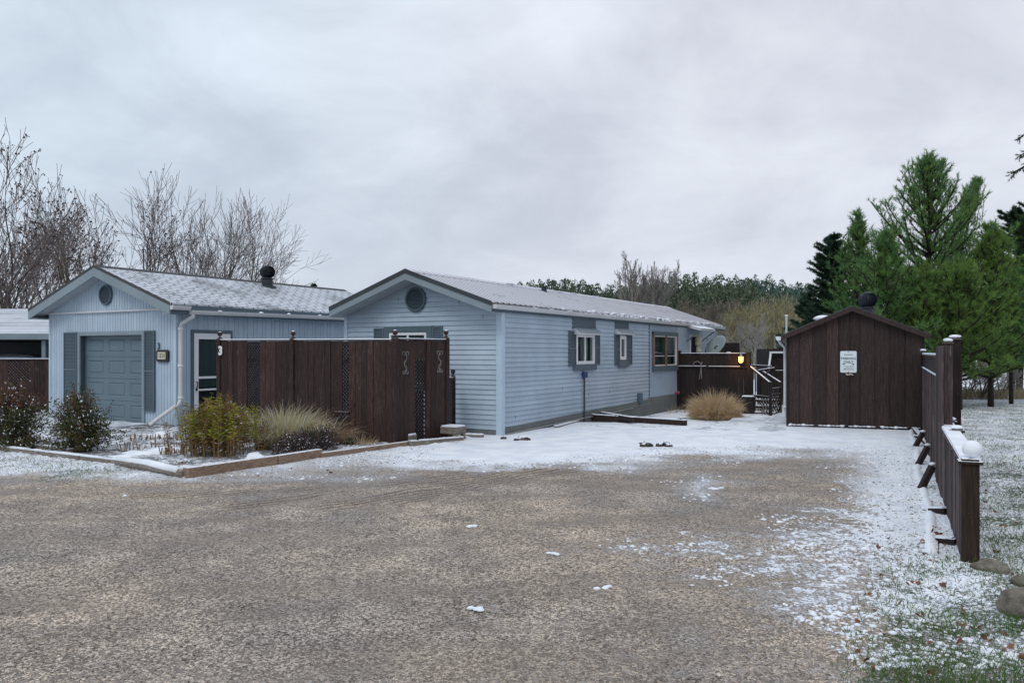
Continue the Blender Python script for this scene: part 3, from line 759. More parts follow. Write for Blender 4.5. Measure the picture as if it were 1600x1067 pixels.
def round_vent(par, P, cu, cz, r, o):
    m = MB(); n = 32
    def ring(rr, oo): return [P(cu+rr*math.cos(2*PI*k/n), cz+rr*math.sin(2*PI*k/n), oo) for k in range(n)]
    rs = [(r,o-.03),(r,o+.035),(r*.93,o+.05),(r*.84,o+.045),(r*.82,o+.02)]
    vs = []; fs = []
    for a in rs: vs += ring(*a)
    for i in range(len(rs)-1):
        for k in range(n): fs.append((i*n+k,i*n+(k+1)%n,(i+1)*n+(k+1)%n,(i+1)*n+k))
    m.add(vs, fs); v = m.build('gable_vent', M['shutter'], par)
    m = MB(); m.add(ring(r*.84,o+.004), [tuple(range(n))])
    z = -r*.8
    while z < r*.78:
        hw = math.sqrt(max(0,(r*.82)**2-(z+.01)**2))
        m.add([P(cu-hw,cz+z,o+.034),P(cu+hw,cz+z,o+.034),P(cu+hw,cz+z+.022,o+.01),P(cu-hw,cz+z+.022,o+.01)],[(0,1,2,3)])
        z += .032
    m.build('louvre', M['shutter'], v)
    return v
round_vent(house, Pf, hfront(651), hfz(651,468), .265, .02)
# long-wall windows
def window(par, P, r, frame_m='white', w=.055, mull=0, curt=None, curt_half=False, o=.0, wb=None, cm='curtain'):
    u0,u1,z0,z1 = r
    m = MB(); frame(m, P, u0, u1, z0, z1, w, o-.05, o+.05, wb=wb)
    if mull: m_ = (u0+u1)/2; pbox(m, P, m_-mull/2, m_+mull/2, z0+.03, z1-.03, o-.03, o+.042)
    f = m.build('window', M[frame_m], par, fix=True)
    m = MB(); m.quad(P(u0+w*.8,z0+w*.8,o+.012),P(u1-w*.8,z0+w*.8,o+.012),P(u1-w*.8,z1-w*.8,o+.012),P(u0+w*.8,z1-w*.8,o+.012)); m.build('pane', M['glass'], f)
    if curt:
        a, b = curt; m = MB(); curtain(m, P, u0+(u1-u0)*a, u0+(u1-u0)*b, z0, z1, o-.12); m.build('curtain', M[cm], f)
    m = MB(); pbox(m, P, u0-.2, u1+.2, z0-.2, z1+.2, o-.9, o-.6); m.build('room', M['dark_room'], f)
    return f
window(house, Ps, w1, mull=.05, curt=(.48,.97), w=.075)
window(house, Ps, w2, w=.085, curt=(.0,1.0), cm='curtain_dim')
m = MB()
uu0, uu1 = w1[0]-.12, w1[1]+.05
pbox(m, Ps, w1[0]-.16, w1[1]+.10, hz_(912,514.5), 2.44, .0, .035); m.build('board', M['shutter'], house)
m = MB(); pbox(m, Ps, w2[0]-.28, w2[1]+.22, hz_(971,515), 2.44, .0, .035); m.build('board', M['shutter'], house)
for ww, pxc in ((w1,912),(w2,971)):
    za = hz_(pxc, 520.5); m = MB()
    e0, e1 = (.10,.16) if ww is w1 else (.28,.3)
    m.prism([(.02,za+.10),(.05,za+.10),(.17,za+.0),(.17,za-.04),(.02,za-.04)], lambda u,v,t: (u,t,v), ww[0]-e0, ww[1]+e1)
    h_ = m.build('window_hood', M['gutter'], house, fix=True)
    m = MB(); m.prism([(.02,za+.104),(.05,za+.104),(.18,za+.004),(.18,za+.010),(.05,za+.112)], lambda u,v,t: (u,t,v), ww[0]-e0+.04, ww[1]+e1); m.build('hood_flashing', M['fascia'], h_, fix=True)
shutter(Ps, hside(887), w1[0]-.01, hz_(892,572), hz_(892,517), house, M['shutter'])
shutter(Ps, w1[1]+.01, hside(935), hz_(931,570), hz_(931,517), house, M['shutter'])
shutter(Ps, hside(959), w2[0]-.01, hz_(962,571), hz_(962,522), house, M['shutter'])
shutter(Ps, w2[1]+.01, hside(985.5), hz_(981,570), hz_(981,523), house, M['shutter'])
m = MB(); pbox(m, Ps, w1[0]-.13, w1[1]+.06, hz_(912,578), w1[2]-.005, .0, .08); m.build('window_sill', M['shutter'], house)
m = MB(); pbox(m, Ps, w2[0]-.1, w2[1]+.1, hz_(971,574), w2[2]-.005, .0, .07); m.build('window_sill', M['shutter'], house)
f3 = window(house, Ps, w3, 'white', .03, curt=(.0,1.0), cm='curtain_dim')
m = MB(); frame(m, Ps, w3[0]-.09, w3[1]+.09, w3[2]-.02, w3[3]+.1, .085, .0, .07, wb=.02, wt=.0)
c_ = (w3[0]+w3[1])/2; pbox(m, Ps, c_-.05, c_+.05, w3[2], w3[3], .03, .075); m.build('frame', M['wood_frame'], f3)
m = MB(); pbox(m, Ps, w3[0]-.09, w3[1]+.09, w3[3]+.005, w3[3]+.12, .0, .075); pbox(m, Ps, w3[0]-.09, w3[1]+.09, w3[2]-.16, w3[2]-.01, .0, .075); m.build('sill', M['shutter'], f3)
m = MB(); pbox(m, Ps, w3[0]+.03, c_-.05, w3[2]+.28, w3[2]+.30, .01, .02); pbox(m, Ps, c_+.05, w3[1]-.03, w3[2]+.28, w3[2]+.30, .01, .02); m.build('rail', M['white'], f3)
# entry door with its small canopy
m = MB(); frame(m, Ps, dr[0]-.02, dr[1]+.02, dr[2], dr[3], .06, -.05, .05); d_ = m.build('door', M['white'], house, fix=True)
m = MB(); pbox(m, Ps, dr[0]+.05, dr[1]-.05, dr[2]+.02, dr[3]-.05, -.09, -.05); m.build('door_leaf', M['dark_room'], d_)
m = MB()
cz = dr[3]+.06
m.prism([(.02,cz+.22),(.50,cz+.10),(.50,cz+.05),(.02,cz+.17)], lambda u,v,t: (u,t,v), dr[0]-.35, dr[1]+.35)
cn = m.build('canopy', M['gutter'], house, fix=True)
m = MB(); m.prism([(.03,cz+.23),(.50,cz+.112),(.50,cz+.135),(.05,cz+.26)], lambda u,v,t: (u,t,v), dr[0]-.34, dr[1]+.34); m.build('snow_layer', M['snow'], cn, fix=True)
for yb in (dr[1]+.3, dr[0]-.3): m = MB(); m.beam((.48,yb,cz+.06),(.03,yb,cz-.28),.03,.03); m.build('bracket', M['shutter'], cn)
# front window behind the fence
window(house, Pf, wf, 'white', .05, mull=.04, curt=(0,1), cm='curtain_dim')
m = MB(); frame(m, Pf, wf[0]-.14, wf[1]+.14, wf[2]-.1, wf[3]+.14, .12, .0, .05); m.build('window_trim', M['shutter'], house, fix=True)
shutter(Pf, hfront(586), wf[0]-.15, wf[2]-.1, wf[3]+.11, house, M['shutter_worn'])
shutter(Pf, wf[1]+.15, hfront(693), wf[2]-.1, wf[3]+.13, house, M['shutter_worn'])
# service pipe, outlet and hose tap on the long wall
ps = hside(909.5); m = MB(); m.tube([Ps(ps,.0,.06),Ps(ps,hz_(909,590),.06)], .022, 8); pp = m.build('conduit', M['dark_metal'], house)
m = MB(); pbox(m, Ps, ps-.06, ps+.10, hz_(909,590), hz_(909,581), .02, .11); m.build('meter_box', M['meter_blue'], pp, bevel=.01)
u_ = hside(996.5); m = MB(); pbox(m, Ps, u_-.09, u_+.09, hz_(996,629), hz_(996,614), .02, .12); m.tube([Ps(u_,.2,.07),Ps(u_,hz_(996,628),.07)], .03, 8); m.build('outlet_box', M['shutter'], house, bevel=.01)
u_ = hside(1054); m = MB(); m.tube([Ps(u_,hz_(1054,614),.0),Ps(u_,hz_(1054,614),.12)], .02, 8); m.ball(Ps(u_,hz_(1054,613),.12), .05, 10); m.build('hose_tap', M['red_valve'], house)
m = MB(); m.lathe((RX+.25, 5.2, rz_(RX+.25)), [(.07,-.1),(.07,.14),(.09,.14),(.09,.17)], 12); m.build('roof_pipe', M['vent_metal'], house)
m = MB(); m.quad((-HW,0,0),(0,0,0),(0,HL,0),(-HW,HL,0)); m.v = [(a,b,.05) for a,b,c in m.v]; m.build('floor', M['dark_room'], house)

# ------------------------------------------------------------------ the garage
gO = Vector((-7.35,17.5,0)); GW, GL = 4.8, 7.7
gar = thing('garage', 'pale blue ribbed garage with grey sectional door and snow-dusted shingle roof', 'garage', gO, RZ)
Gf = lambda u,z,o: Vector((u,-o,z)); Gs = lambda u,z,o: Vector((o,u,z)); Gl = lambda u,z,o: Vector((-GW-o,u,z)); Gb = lambda u,z,o: Vector((u,GL+o,z))
gRX, gRZ = -GW/2, 3.61; gEX = .28; gSL = (3.61-2.67)/(GW/2+gEX)
def grz(x): return gRZ-gSL*abs(x-gRX)
def gf(px): return -lpar(px, (gO.x,gO.y), (-VX.x,-VX.y))
def gfz(px, py): return lz(py, gO.y+VX.y*gf(px))
def gs(px): return lpar(px, (gO.x,gO.y), (VY.x,VY.y))
def gsz(px, py): return lz(py, gO.y+VY.y*gs(px))
od = (gf(124), gf(226), -.02, 2.09); dh = (gs(302), gs(302)+1.0, .05, 2.07)
zt = gfz(170,487)
m = MB(); vgroove(m, Gf, -GW, 0, -.05, lambda u: zt, [.098], .011, .011, [od]); 
vgroove(m, lambda u,z,o: Gf(u,z,o+.03), -GW, 0, zt, lambda u: grz(u)-.05, [.098], .011, .011)
vgroove(m, Gs, 0, GL, -.05, lambda u: 2.72, [.16,.11,.19,.11], .010, .012, [dh])
m.quad(Gl(0,0,0),Gl(GL,0,0),Gl(GL,2.7,0),Gl(0,2.7,0)); m.add([Gb(-GW,0,0),Gb(0,0,0),Gb(0,2.7,0),Gb(gRX,3.56,0),Gb(-GW,2.7,0)],[(0,1,2,3,4)])
m.build('wall', M['siding_vertical'], gar)
m = MB(); pbox(m, Gf, -GW, 0, zt-.015, zt+.02, -.01, .055); m.build('band_trim', M['gutter'], gar)
m = MB(); pbox(m, Gf, -GW-.01, -GW+.05, 0, zt-.016, 0, .02); m.build('corner_trim', M['trim_blue'], gar)
m = MB(); pbox(m, Gf, -.07, .02, 0, zt-.016, .0, .02); pbox(m, Gs, 0.0, .05, 0, 2.6, .0, .02); m.build('corner_trim', M['trim_blue'], gar)
m = MB(); pbox(m, Gf, -GW, od[0], -.1, .05, 0, .03); m.build('base_trim', M['skirt'], gar)
m = MB(); pbox(m, Gf, od[1], 0, -.1, .05, 0, .03); pbox(m, Gs, 0, dh[0], -.1, .06, 0, .03); m.build('base_trim', M['skirt'], gar)
# sectional door, set back in its opening
m = MB(); O0, O1 = od[0], od[1]; m.quad(Gf(O0,0,.0),Gf(O0,2.09,.0),Gf(O0,2.09,-.2),Gf(O0,0,-.2)); m.quad(Gf(O1,0,0),Gf(O1,2.09,0),Gf(O1,2.09,-.2),Gf(O1,0,-.2)); m.quad(Gf(O0,2.09,0),Gf(O1,2.09,0),Gf(O1,2.09,-.2),Gf(O0,2.09,-.2))
m.build('door_jamb', M['shutter'], gar)
m = MB(); frame(m, Gf, O0-.03, O1+.03, -.02, 2.13, .09, .0, .035, wb=.0); m.build('door_trim', M['fascia'], gar)
rows, cols = 4, 3; gd = None
D0, D1 = O0+.03, O1-.0; DH = 2.06/rows
for r in range(rows):
    m = MB(); z0 = r*DH; z1 = z0+DH-.006
    cw = (D1-D0)/cols
    o = -.13
    us = [D0]; 
    rects = []
    for c in range(cols): rects.append((D0+c*cw+.11, D0+(c+1)*cw-.09, z0+.10, z1-.09))
    for (a,b) in sub_iv([(D0,D1)], [(q_[0],q_[1]) for q_ in rects]): m.quad(Gf(a,z0,o),Gf(b,z0,o),Gf(b,z1,o),Gf(a,z1,o))
    for (a,b,c,d) in rects:
        m.quad(Gf(a,z0,o),Gf(b,z0,o),Gf(b,c,o),Gf(a,c,o)); m.quad(Gf(a,d,o),Gf(b,d,o),Gf(b,z1,o),Gf(a,z1,o))
        i_ = .022; k_ = .016
        A = [(a,c),(b,c),(b,d),(a,d)]; B = [(a+i_,c+i_),(b-i_,c+i_),(b-i_,d-i_),(a+i_,d-i_)]; Cc = [(a+2*i_,c+2*i_),(b-2*i_,c+2*i_),(b-2*i_,d-2*i_),(a+2*i_,d-2*i_)]
        for j in range(4):
            j2 = (j+1)%4
            m.quad(Gf(*A[j],o),Gf(*A[j2],o),Gf(*B[j2],o-k_),Gf(*B[j],o-k_)); m.quad(Gf(*B[j],o-k_),Gf(*B[j2],o-k_),Gf(*Cc[j2],o),Gf(*Cc[j],o))
        m.quad(*[Gf(*q_,o) for q_ in Cc])
    m.quad(Gf(D0,z1,o),Gf(D1,z1,o),Gf(D1,z1,o-.04),Gf(D0,z1,o-.04)); m.quad(Gf(D0,z0,o),Gf(D1,z0,o),Gf(D1,z0,o-.04),Gf(D0,z0,o-.04))
    if r == 0:
        gd = m.build('garage_door', M['door_grey'], gar)
        b_ = MB(); pbox(b_, Gf, D0, D1, -.02, 2.1, -.24, -.16); b_.build('door_backing', M['dark_metal'], gd)
    else: m.build('door_section', M['door_grey'], gd)
shutter(Gf, gf(102), O0-.035, .32, 2.13, gar, M['shutter'])
shutter(Gf, O1+.035, gf(243.5), .32, 2.13, gar, M['shutter'])
round_vent(gar, Gf, gf(168.5), gfz(168,461), .24, .04)
# roof
m = MB(); gy0, gy1 = -.36, 8.05
for sgn in (1,-1):
    xa, xb = gRX, gRX+sgn*(GW/2+gEX)
    vs = [(xa,gy0,gRZ+.03),(xb,gy0,grz(xb)+.03),(xb,gy1,grz(xb)+.03),(xa,gy1,gRZ+.03),(xa,gy0,gRZ+.0),(xb,gy0,grz(xb)),(xb,gy1,grz(xb)),(xa,gy1,gRZ)]
    m.add(vs, [(0,1,2,3),(7,6,5,4),(0,4,5,1),(1,5,6,2),(2,6,7,3)])
groof = m.build('roof', M['shingle'], gar)
m = MB()
for sgn in (1,-1):
    xb = gRX+sgn*.15
    m.add([(gRX,gy0-.01,gRZ+.045),(xb,gy0-.01,grz(xb)+.038),(xb,gy1,grz(xb)+.038),(gRX,gy1,gRZ+.045)],[(0,1,2,3)])
m.build('ridge_cap', M['shingle_edge'], groof)
for sgn in (1,-1):
    xl = gRX+sgn*(GW/2+gEX)
    def gslab(mb, ya, yb, za, zb):
        xa, xb = gRX, xl
        mb.add([(xa,ya,grz(xa)+za),(xb,ya,grz(xb)+za),(xb,ya,grz(xb)+zb),(xa,ya,grz(xa)+zb),(xa,yb,grz(xa)+za),(xb,yb,grz(xb)+za),(xb,yb,grz(xb)+zb),(xa,yb,grz(xa)+zb)],
               [(0,1,2,3),(7,6,5,4),(0,4,5,1),(3,2,6,7),(1,5,6,2),(0,3,7,4)])
    m = MB(); gslab(m, gy0-.02, gy0, -.02, .045); m.build('rake_trim', M['shingle_edge'], gar, fix=True)
    m = MB(); gslab(m, gy0-.015, gy0+.01, -.22, -.021); m.build('fascia', M['fascia'], gar, fix=True)
    m = MB(); gslab(m, gy0+.01, -.03, -.17, -.16)
    for t in range(1, 9):
        xx = gRX+(xl-gRX)*t/9; m.obox((xx,(gy0)/2,grz(xx)-.172), .008, -gy0-.04, .004)
    m.build('soffit', M['soffit'], gar, fix=True)
m = MB(); m.box(.0, gEX-.02, gy0+.01, gy1, 2.47, 2.48); m.build('soffit', M['soffit'], gar)
m = MB(); m.box(-GW-gEX+.02, -GW, gy0+.01, gy1, 2.47, 2.48); m.build('soffit', M['soffit'], gar)
m = MB(); m.box(gEX-.03, gEX, gy0+.01, gy1, 2.46, 2.665); m.build('fascia', M['shutter'], gar)
m = MB(); m.box(-GW-gEX, -GW-gEX+.03, gy0+.01, gy1, 2.46, 2.665); m.build('fascia', M['fascia'], gar)
def gut(mb, ya, yb, za, zb, x=gEX):
    prof = [(0,.045),(0,-.045),(.07,-.045),(.10,0),(.11,.045),(.10,.045),(.09,.005),(.066,-.035),(.01,-.035),(.01,.045)]
    n = len(prof); vs = [(x+u,ya,za+v) for u,v in prof]+[(x+u,yb,zb+v) for u,v in prof]
    mb.add(vs, [(i,(i+1)%n,(i+1)%n+n,i+n) for i in range(n)]+[(0,1,2,3,4),(n,n+1,n+2,n+3,n+4)])
m = MB(); gut(m, .12, gy1, 2.515, 2.59); m.build('gutter', M['gutter'], gar, fix=True)
m = MB(); gut(m, gy0, .10, 2.60, 2.60); m.build('gutter', M['gutter'], gar, fix=True)
m = MB(); random.seed(11)
for yy in (.9, 2.1, 3.0, 4.1, 5.0, 6.1): m.rock((gEX+.05, yy, 2.56+.0085*yy+.0), .05, .07, .035, yy, 1, .4)
m.build('gutter_snow', M['snow'], gar, smooth=True)
m = MB(); m.tube([(gEX+.05,.18,2.48),(gEX+.05,.18,2.42),(.12,.06,2.27),(.10,.04,2.18),(.10,.04,.62),(.10,0,.52),(-.12,-.35,.22),(-.2,-.5,.08)], [.045]*8, 10)
dsp = m.build('downspout', M['gutter'], gar, smooth=False)
m = MB()
for z in (2.16, 1.35, .66): m.lathe((.10,.04,z), [(.052,-.02),(.058,-.015),(.058,.015),(.052,.02)], 12)
m.build('strap', M['white'], dsp)
turbine(groof, (gRX+.42, 4.45, grz(gRX+.42)+.02), .21, .19, .17)
# side door
m = MB(); frame(m, Gs, dh[0]-.07, dh[1]+.07, dh[2]-.05, dh[3]+.08, .07, .0, .03, wb=.01); m.build('door_trim', M['shutter'], gar)
m = MB(); frame(m, Gs, dh[0], dh[1], dh[2], dh[3], .11, -.02, .04, wb=.1, wt=.13); pbox(m, Gs, dh[0]+.11, dh[1]-.11, 1.05, 1.10, -.01, .035); pbox(m, Gs, dh[0]+.11, dh[1]-.11, .78, .82, -.01, .03)
sd_ = m.build('side_door', M['white'], gar, fix=True)
m = MB(); m.quad(Gs(dh[0]+.1,.1,.01),Gs(dh[1]-.1,.1,.01),Gs(dh[1]-.1,1.97,.01),Gs(dh[0]+.1,1.97,.01)); m.build('pane', M['glass'], sd_)
m = MB(); curtain(m, Gs, dh[0]+.1, dh[1]-.1, .85, 1.97, -.08, .015); m.build('curtain', M['curtain_dim'], sd_)
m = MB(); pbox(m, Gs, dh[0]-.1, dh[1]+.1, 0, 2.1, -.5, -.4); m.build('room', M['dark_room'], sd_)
m = MB(); m.tube([Gs(dh[0]+.05,.86,.04),Gs(dh[0]+.05,.86,.085),Gs(dh[0]+.05,.98,.085),Gs(dh[0]+.05,.98,.04)], .012, 6); pbox(m, Gs, dh[0]+.03, dh[0]+.07, .78, .84, .04, .06); m.build('handle', M['black_iron'], sd_)
m = MB(); m.box(od[0]-.05, od[1]+.35, -1.15, -.02, -.1, .045); ap = m.build('door_apron', M['concrete'], gar)
m = MB(); m.box(od[0]-.03, od[1]+.33, -1.13, -.10, .047, .060); m.build('snow_layer', M['walk_snow'], ap)
# number and plaque beside the door
m = MB(); add_text(m, '3', .20, lambda v: Gf(gf(249)+v.x, gfz(249,541)+v.y, .02+v.z), .004); m.build('house_number', M['ink'], gar)
uu, zz = gf(256.3), gfz(256,556); m = MB(); pl = [(-.2,-.10),(-.16,-.135),(.16,-.135),(.2,-.10),(.2,.10),(.16,.135),(-.16,.135),(-.2,.10)]
m.prism(pl, lambda u,v,t: Gf(uu+u,zz+v,t), .012, .05); pq = m.build('plaque', M['black_iron'], gar, fix=True)
m = MB(); pbox(m, Gf, uu-.15, uu+.12, zz-.075, zz+.085, .05, .056); m.build('plaque_face', M['cream'], pq)
m = MB()
for (a,b,c,d) in ((-.125,-.02,.05,.012),(-.125,.03,.05,.012),(-.05,-.05,.012,.11),(-.03,.04,.04,.012),(-.03,-.02,.04,.012),(.03,-.04,.014,.09),(.075,-.04,.014,.09)):
    pbox(m, Gf, uu+a, uu+a+c, zz+b, zz+b+d, .056, .059)
m.build('plaque_mark', M['ink'], pq)
# porch beam between the two buildings
m = MB(); m.box(.0, 1.9, 5.9, 6.05, 1.86, 2.06); m.box(.0,1.9,5.5,5.9,2.0,2.06); pc = m.build('porch_beam', M['wood_dark'], gar)
m = MB(); m.box(.0, 1.88, 5.52, 6.04, 2.064, 2.10); m.build('snow_layer', M['snow'], pc)
# ------------------------------------------------------------------ tall privacy fence in front of the houses
fO = Vector((-2.06,14.1,0)); fd = -VX; fn = Vector((VX.y, -VX.x, 0))*1.0
if fn.y > 0: fn = -fn
def line_P(O, d, n):
    O = Vector(O); d = Vector(d); n = Vector(n)
    return lambda u,z,o: Vector((O.x+d.x*u+n.x*o, O.y+d.y*u+n.y*o, O.z+z))
def finial(par, p, m, r=.05):
    b = MB(); b.lathe(p, [(.045,0),(.05,.015),(.02,.03),(.018,.055)], 12); b.ball(Vector(p)+Vector((0,0,.055+r*.9)), r, 12)
    return b.build('finial', m, par, world=True, smooth=True)
def post(par, p, z0, z1, m, s=.09, rz=RZ, name='post'):
    b = MB(); b.obox((p[0],p[1],(z0+z1)/2), s, s, z1-z0, rz)
    return b.build(name, m, par, world=True, bevel=.006)
random.seed(21)
pf = thing('privacy_fence', 'tall dark brown board fence with lattice strips, a white number 3 and ball finials', 'fence', fO, RZ)
PA = line_P(fO, fd, fn)                       # left run, u grows to the left
fu = lambda px: lpar(px, (fO.x,fO.y), (fd.x,fd.y))
zt_ = lambda u: 1.845+.006*u
La = (fu(408), fu(387)); Lb = (fu(546.5), fu(536)); L_ = fu(343.5)
m = MB(); boards(m, PA, .05, Lb[0], .02, 1.84, .14, o=0, ztop=zt_, jit=.006); boards(m, PA, Lb[1], La[0], .02, 1.84, .14, ztop=zt_, jit=.006); boards(m, PA, La[1], L_, .02, 1.86, .14, ztop=zt_, jit=.006)
m.build('boards', M['wood_worn'], pf, world=True)
for a, b in (La, Lb):
    m = MB(); lattice(m, PA, a, b, .15, zt_(a)-.07, .05, .036, .008, .0); pbox(m, PA, a, b, zt_(a)-.07, zt_(a)-.006, 0, .022); pbox(m, PA, a, b, .02, .15, 0, .02)
    m.build('lattice_panel', M['wood_dark_clean'], pf, world=True)
a0, b0 = fu(548), fu(524.5); m = MB(); lattice(m, PA, a0, b0, .18, .52, .055, .022, .008, .03); frame(m, PA, a0, b0, .14, .56, .03, .028, .055); m.build('lattice_panel', M['wood_dark'], pf, world=True)
m = MB(); pbox(m, PA, 0, L_, .35, .43, -.06, -.012); pbox(m, PA, 0, L_, 1.45, 1.53, -.06, -.012); m.build('rail', M['wood_dark'], pf, world=True)
m = MB(); m.add([PA(0,zt_(0)+.006,-.045),PA(L_,zt_(L_)+.006,-.045),PA(L_,zt_(L_)+.006,.035),PA(0,zt_(0)+.006,.035),PA(0,zt_(0)+.026,-.045),PA(L_,zt_(L_)+.026,-.045),PA(L_,zt_(L_)+.026,.035),PA(0,zt_(0)+.026,.035)],
                [(3,2,1,0),(4,5,6,7),(0,1,5,4),(1,2,6,5),(2,3,7,6),(3,0,4,7)]); ra = m.build('top_rail', M['wood_dark'], pf, world=True)
m = MB(); m.add([PA(0,zt_(0)+.028,-.045),PA(L_,zt_(L_)+.028,-.045),PA(L_,zt_(L_)+.028,.035),PA(0,zt_(0)+.028,.035),PA(0,zt_(0)+.042,-.04),PA(L_,zt_(L_)+.042,-.04),PA(L_,zt_(L_)+.042,.03),PA(0,zt_(0)+.042,.03)],
                [(3,2,1,0),(4,5,6,7),(0,1,5,4),(1,2,6,5),(2,3,7,6),(3,0,4,7)]); m.build('snow_layer', M['snow'], ra, world=True)
for u in (0.0, fu(458), L_):
    p = PA(u,0,-.0 if u == 0 else .0); o_ = post(pf, p, -.1, zt_(u)+.05, M['wood_worn'], .1); finial(o_, (p.x,p.y,zt_(u)+.05), M['wood_dark'])
m = MB(); pn = PA(L_-.06, 0, .075); add_text(m, '3', .24, lambda v: PA(L_-.09-v.x, 1.67+v.y, .06+v.z), .012, .006); m.build('house_number', M['white'], pf, world=True)
# right run, going back beside the house
gd_ = Vector((.59,.807,0)).normalized(); gn = Vector((gd_.y,-gd_.x,0)); PB = line_P(fO, gd_, gn)
bu = lambda px: lpar(px, (fO.x,fO.y), (gd_.x,gd_.y)); Lr = bu(697)
# seen from the outside: n points right and towards the camera
l0, l1 = bu(648), bu(663)
m = MB(); boards(m, PB, .05, l0, .0, 1.86, .14, jit=.004); boards(m, PB, l1, Lr, .0, 1.86, .14, jit=.004); m.build('boards', M['wood_dark'], pf, world=True)
m = MB(); lattice(m, PB, l0, l1, .95, 1.52, .055, .036, .008, .0); m.build('lattice_panel', M['wood_dark_clean'], pf, world=True)
m = MB(); pbox(m, PB, l0, l1, .0, .95, -.03, -.012); lattice(m, PB, l0, l1, .05, .95, .055, .022, .008, -.008); m.build('lattice_panel', M['wood_dark_clean'], pf, world=True)
m = MB(); pbox(m, PB, l0, l1, 1.52, 1.86, 0, .018); m.build('board', M['wood_dark'], pf, world=True)
m = MB(); pbox(m, PB, l1+.02, l1+.10, .0, 1.86, .02, .045); pbox(m, PB, -.0, .06, .0, 1.86, .02, .045); m.build('batten', M['wood_worn'], pf, world=True)
m = MB(); pbox(m, PB, 0, Lr, 1.866, 1.886, -.04, .04); r_b = m.build('top_rail', M['wood_dark'], pf, world=True)
m = MB(); pbox(m, PB, 0.05, Lr-.02, 1.888, 1.902, -.035, .035); m.build('snow_layer', M['snow'], r_b, world=True)
p = PB(Lr,0,0); o_ = post(pf, p, -.1, 1.92, M['wood_dark'], .1); finial(o_, (p.x,p.y,1.92), M['wood_dark'])
def ornament(uc, zc, h, mirror=1):
    m = MB()
    def sc(cx, cz, r, a0, a1, dr=0): return [PB(uc+(cx+(r-dr*t/10)*math.cos(a0+(a1-a0)*t/10))*mirror, zc+cz+(r-dr*t/10)*math.sin(a0+(a1-a0)*t/10), .035) for t in range(11)]
    m.tube(sc(-.05, h/2-.045, .045, -1.2, 4.4, .02), .005, 6); m.tube(sc(.05, h/2-.045, .045, 4.3, -1.2, .02), .007, 6)
    m.tube([PB(uc+.012*mirror*math.sin(t*.9)*3, zc+h/2-.06-t*(h-.14)/8, .035) for t in range(9)], .007, 6)
    m.tube([PB(uc-.02*mirror*math.sin(t*.8)*2, zc+h*.1-t*(h*.45)/8, .035) for t in range(9)], .006, 6)
    m.tube(sc(-.045, -h/2+.04, .04, 1.2, -4.2, .02), .008, 6); m.tube(sc(.045, -h/2+.04, .04, 2, 7.3, .02), .008, 6)
    m.build('scroll_ornament', M['ornament'], pf, world=True)
ornament(bu(631.5), 1.46, .42); ornament(bu(685), 1.47, .42, -1)
# short lattice screen between fence and house
e0 = Vector((-1.28, 15.5, 0)); e1 = Vector((-1.18,16.0,0)); lf = thing('lattice_screen', 'low dark lattice screen with ball finial between tall fence and house wall', 'fence', e0, 0)
dd_ = (e1-e0); LL = dd_.length; dd_.normalize(); PC = line_P(e0, dd_, (dd_.y,-dd_.x,0))
m = MB(); lattice(m, PC, .0, LL, .1, 1.10, .05, .02, .008, 0); m.build('lattice_panel', M['wood_dark_clean'], lf, world=True)
m = MB(); pbox(m, PC, -.02, LL, 1.10, 1.15, -.02, .03); m.build('top_rail', M['wood_dark'], lf, world=True)
o_ = post(lf, e1, -.05, 1.16, M['wood_dark'], .1, 0); finial(o_, (e1.x,e1.y,1.16), M['black_iron'])
# ------------------------------------------------------------------ garden edging timbers
def timber(name, label, cat, p, q, w, h, m, z=None, group=None, snow=0, parent=None):
    p = Vector(p); q = Vector(q); b = MB(); zz = h/2-.02 if z is None else z
    b.beam((p.x,p.y,zz),(q.x,q.y,zz+ (0 if z is None else 0)),w,h)
    if parent is not None: return b.build(name, m, parent, world=True, bevel=.008)
    o = tag(b.build(name, m, world=True, bevel=.008), label, cat, group)
    if snow:
        s_ = MB(); n = 26
        for i in range(n):
            if random.random() < .12: continue
            a = p.lerp(q,i/n); c = p.lerp(q,(i+1.15)/n); s_.beam((a.x,a.y,zz+h/2+snow/2),(c.x,c.y,zz+h/2+snow/2), w*U(.7,.98), snow*U(.7,1.3))
        s_.build('snow_layer', M['snow'], o, world=True, smooth=False)
    return o
tm = timber('edging_timber', 'thick squared timber running from the front corner of the garden bed towards the driveway', 'timber', T_B, G(430,725)+Vector((0,0,0)), .12, .15, M['wood_beam'])
timber('edging_timber', 'second thick timber butted end to end between the corner timber and the thin rail', 'timber', G(432,725), G(500,714), .12, .15, M['wood_beam'])
timber('edging_timber', 'thin timber rail between the thick bed edging and the small step block', 'timber', G(501,715), G(638,696), .09, .10, M['wood_beam'])
timber('edging_timber', 'snow-topped low timber at the foot of the dark fence corner', 'timber', G(640,697), G(722,690), .10, .11, M['wood_beam_grey'], snow=.012)
timber('edging_timber', 'grey weathered timber along the grass strip in front of the shrubs', 'timber', G(-120,690), G(190,728), .11, .11, M['wood_beam_grey'], snow=.012)
timber('garden_post', 'grey weathered timber half buried behind the front edging, between the two rusty shrubs', 'timber', G(20,697), G(110,711), .1, .12, M['wood_beam_grey'], snow=.014)
m = MB(); a = G(186,729); b = T_B+Vector((-.05,0,0)); m.tube([(a.x,a.y,.06),((a.x+b.x)/2,(a.y+b.y)/2,.075),(b.x,b.y,.06)], .06, 12)
pl_ = tag(m.build('landscape_log', M['wood_beam_grey'], world=True, smooth=True), 'round grey log lying under snow at the corner of the garden bed', 'log')
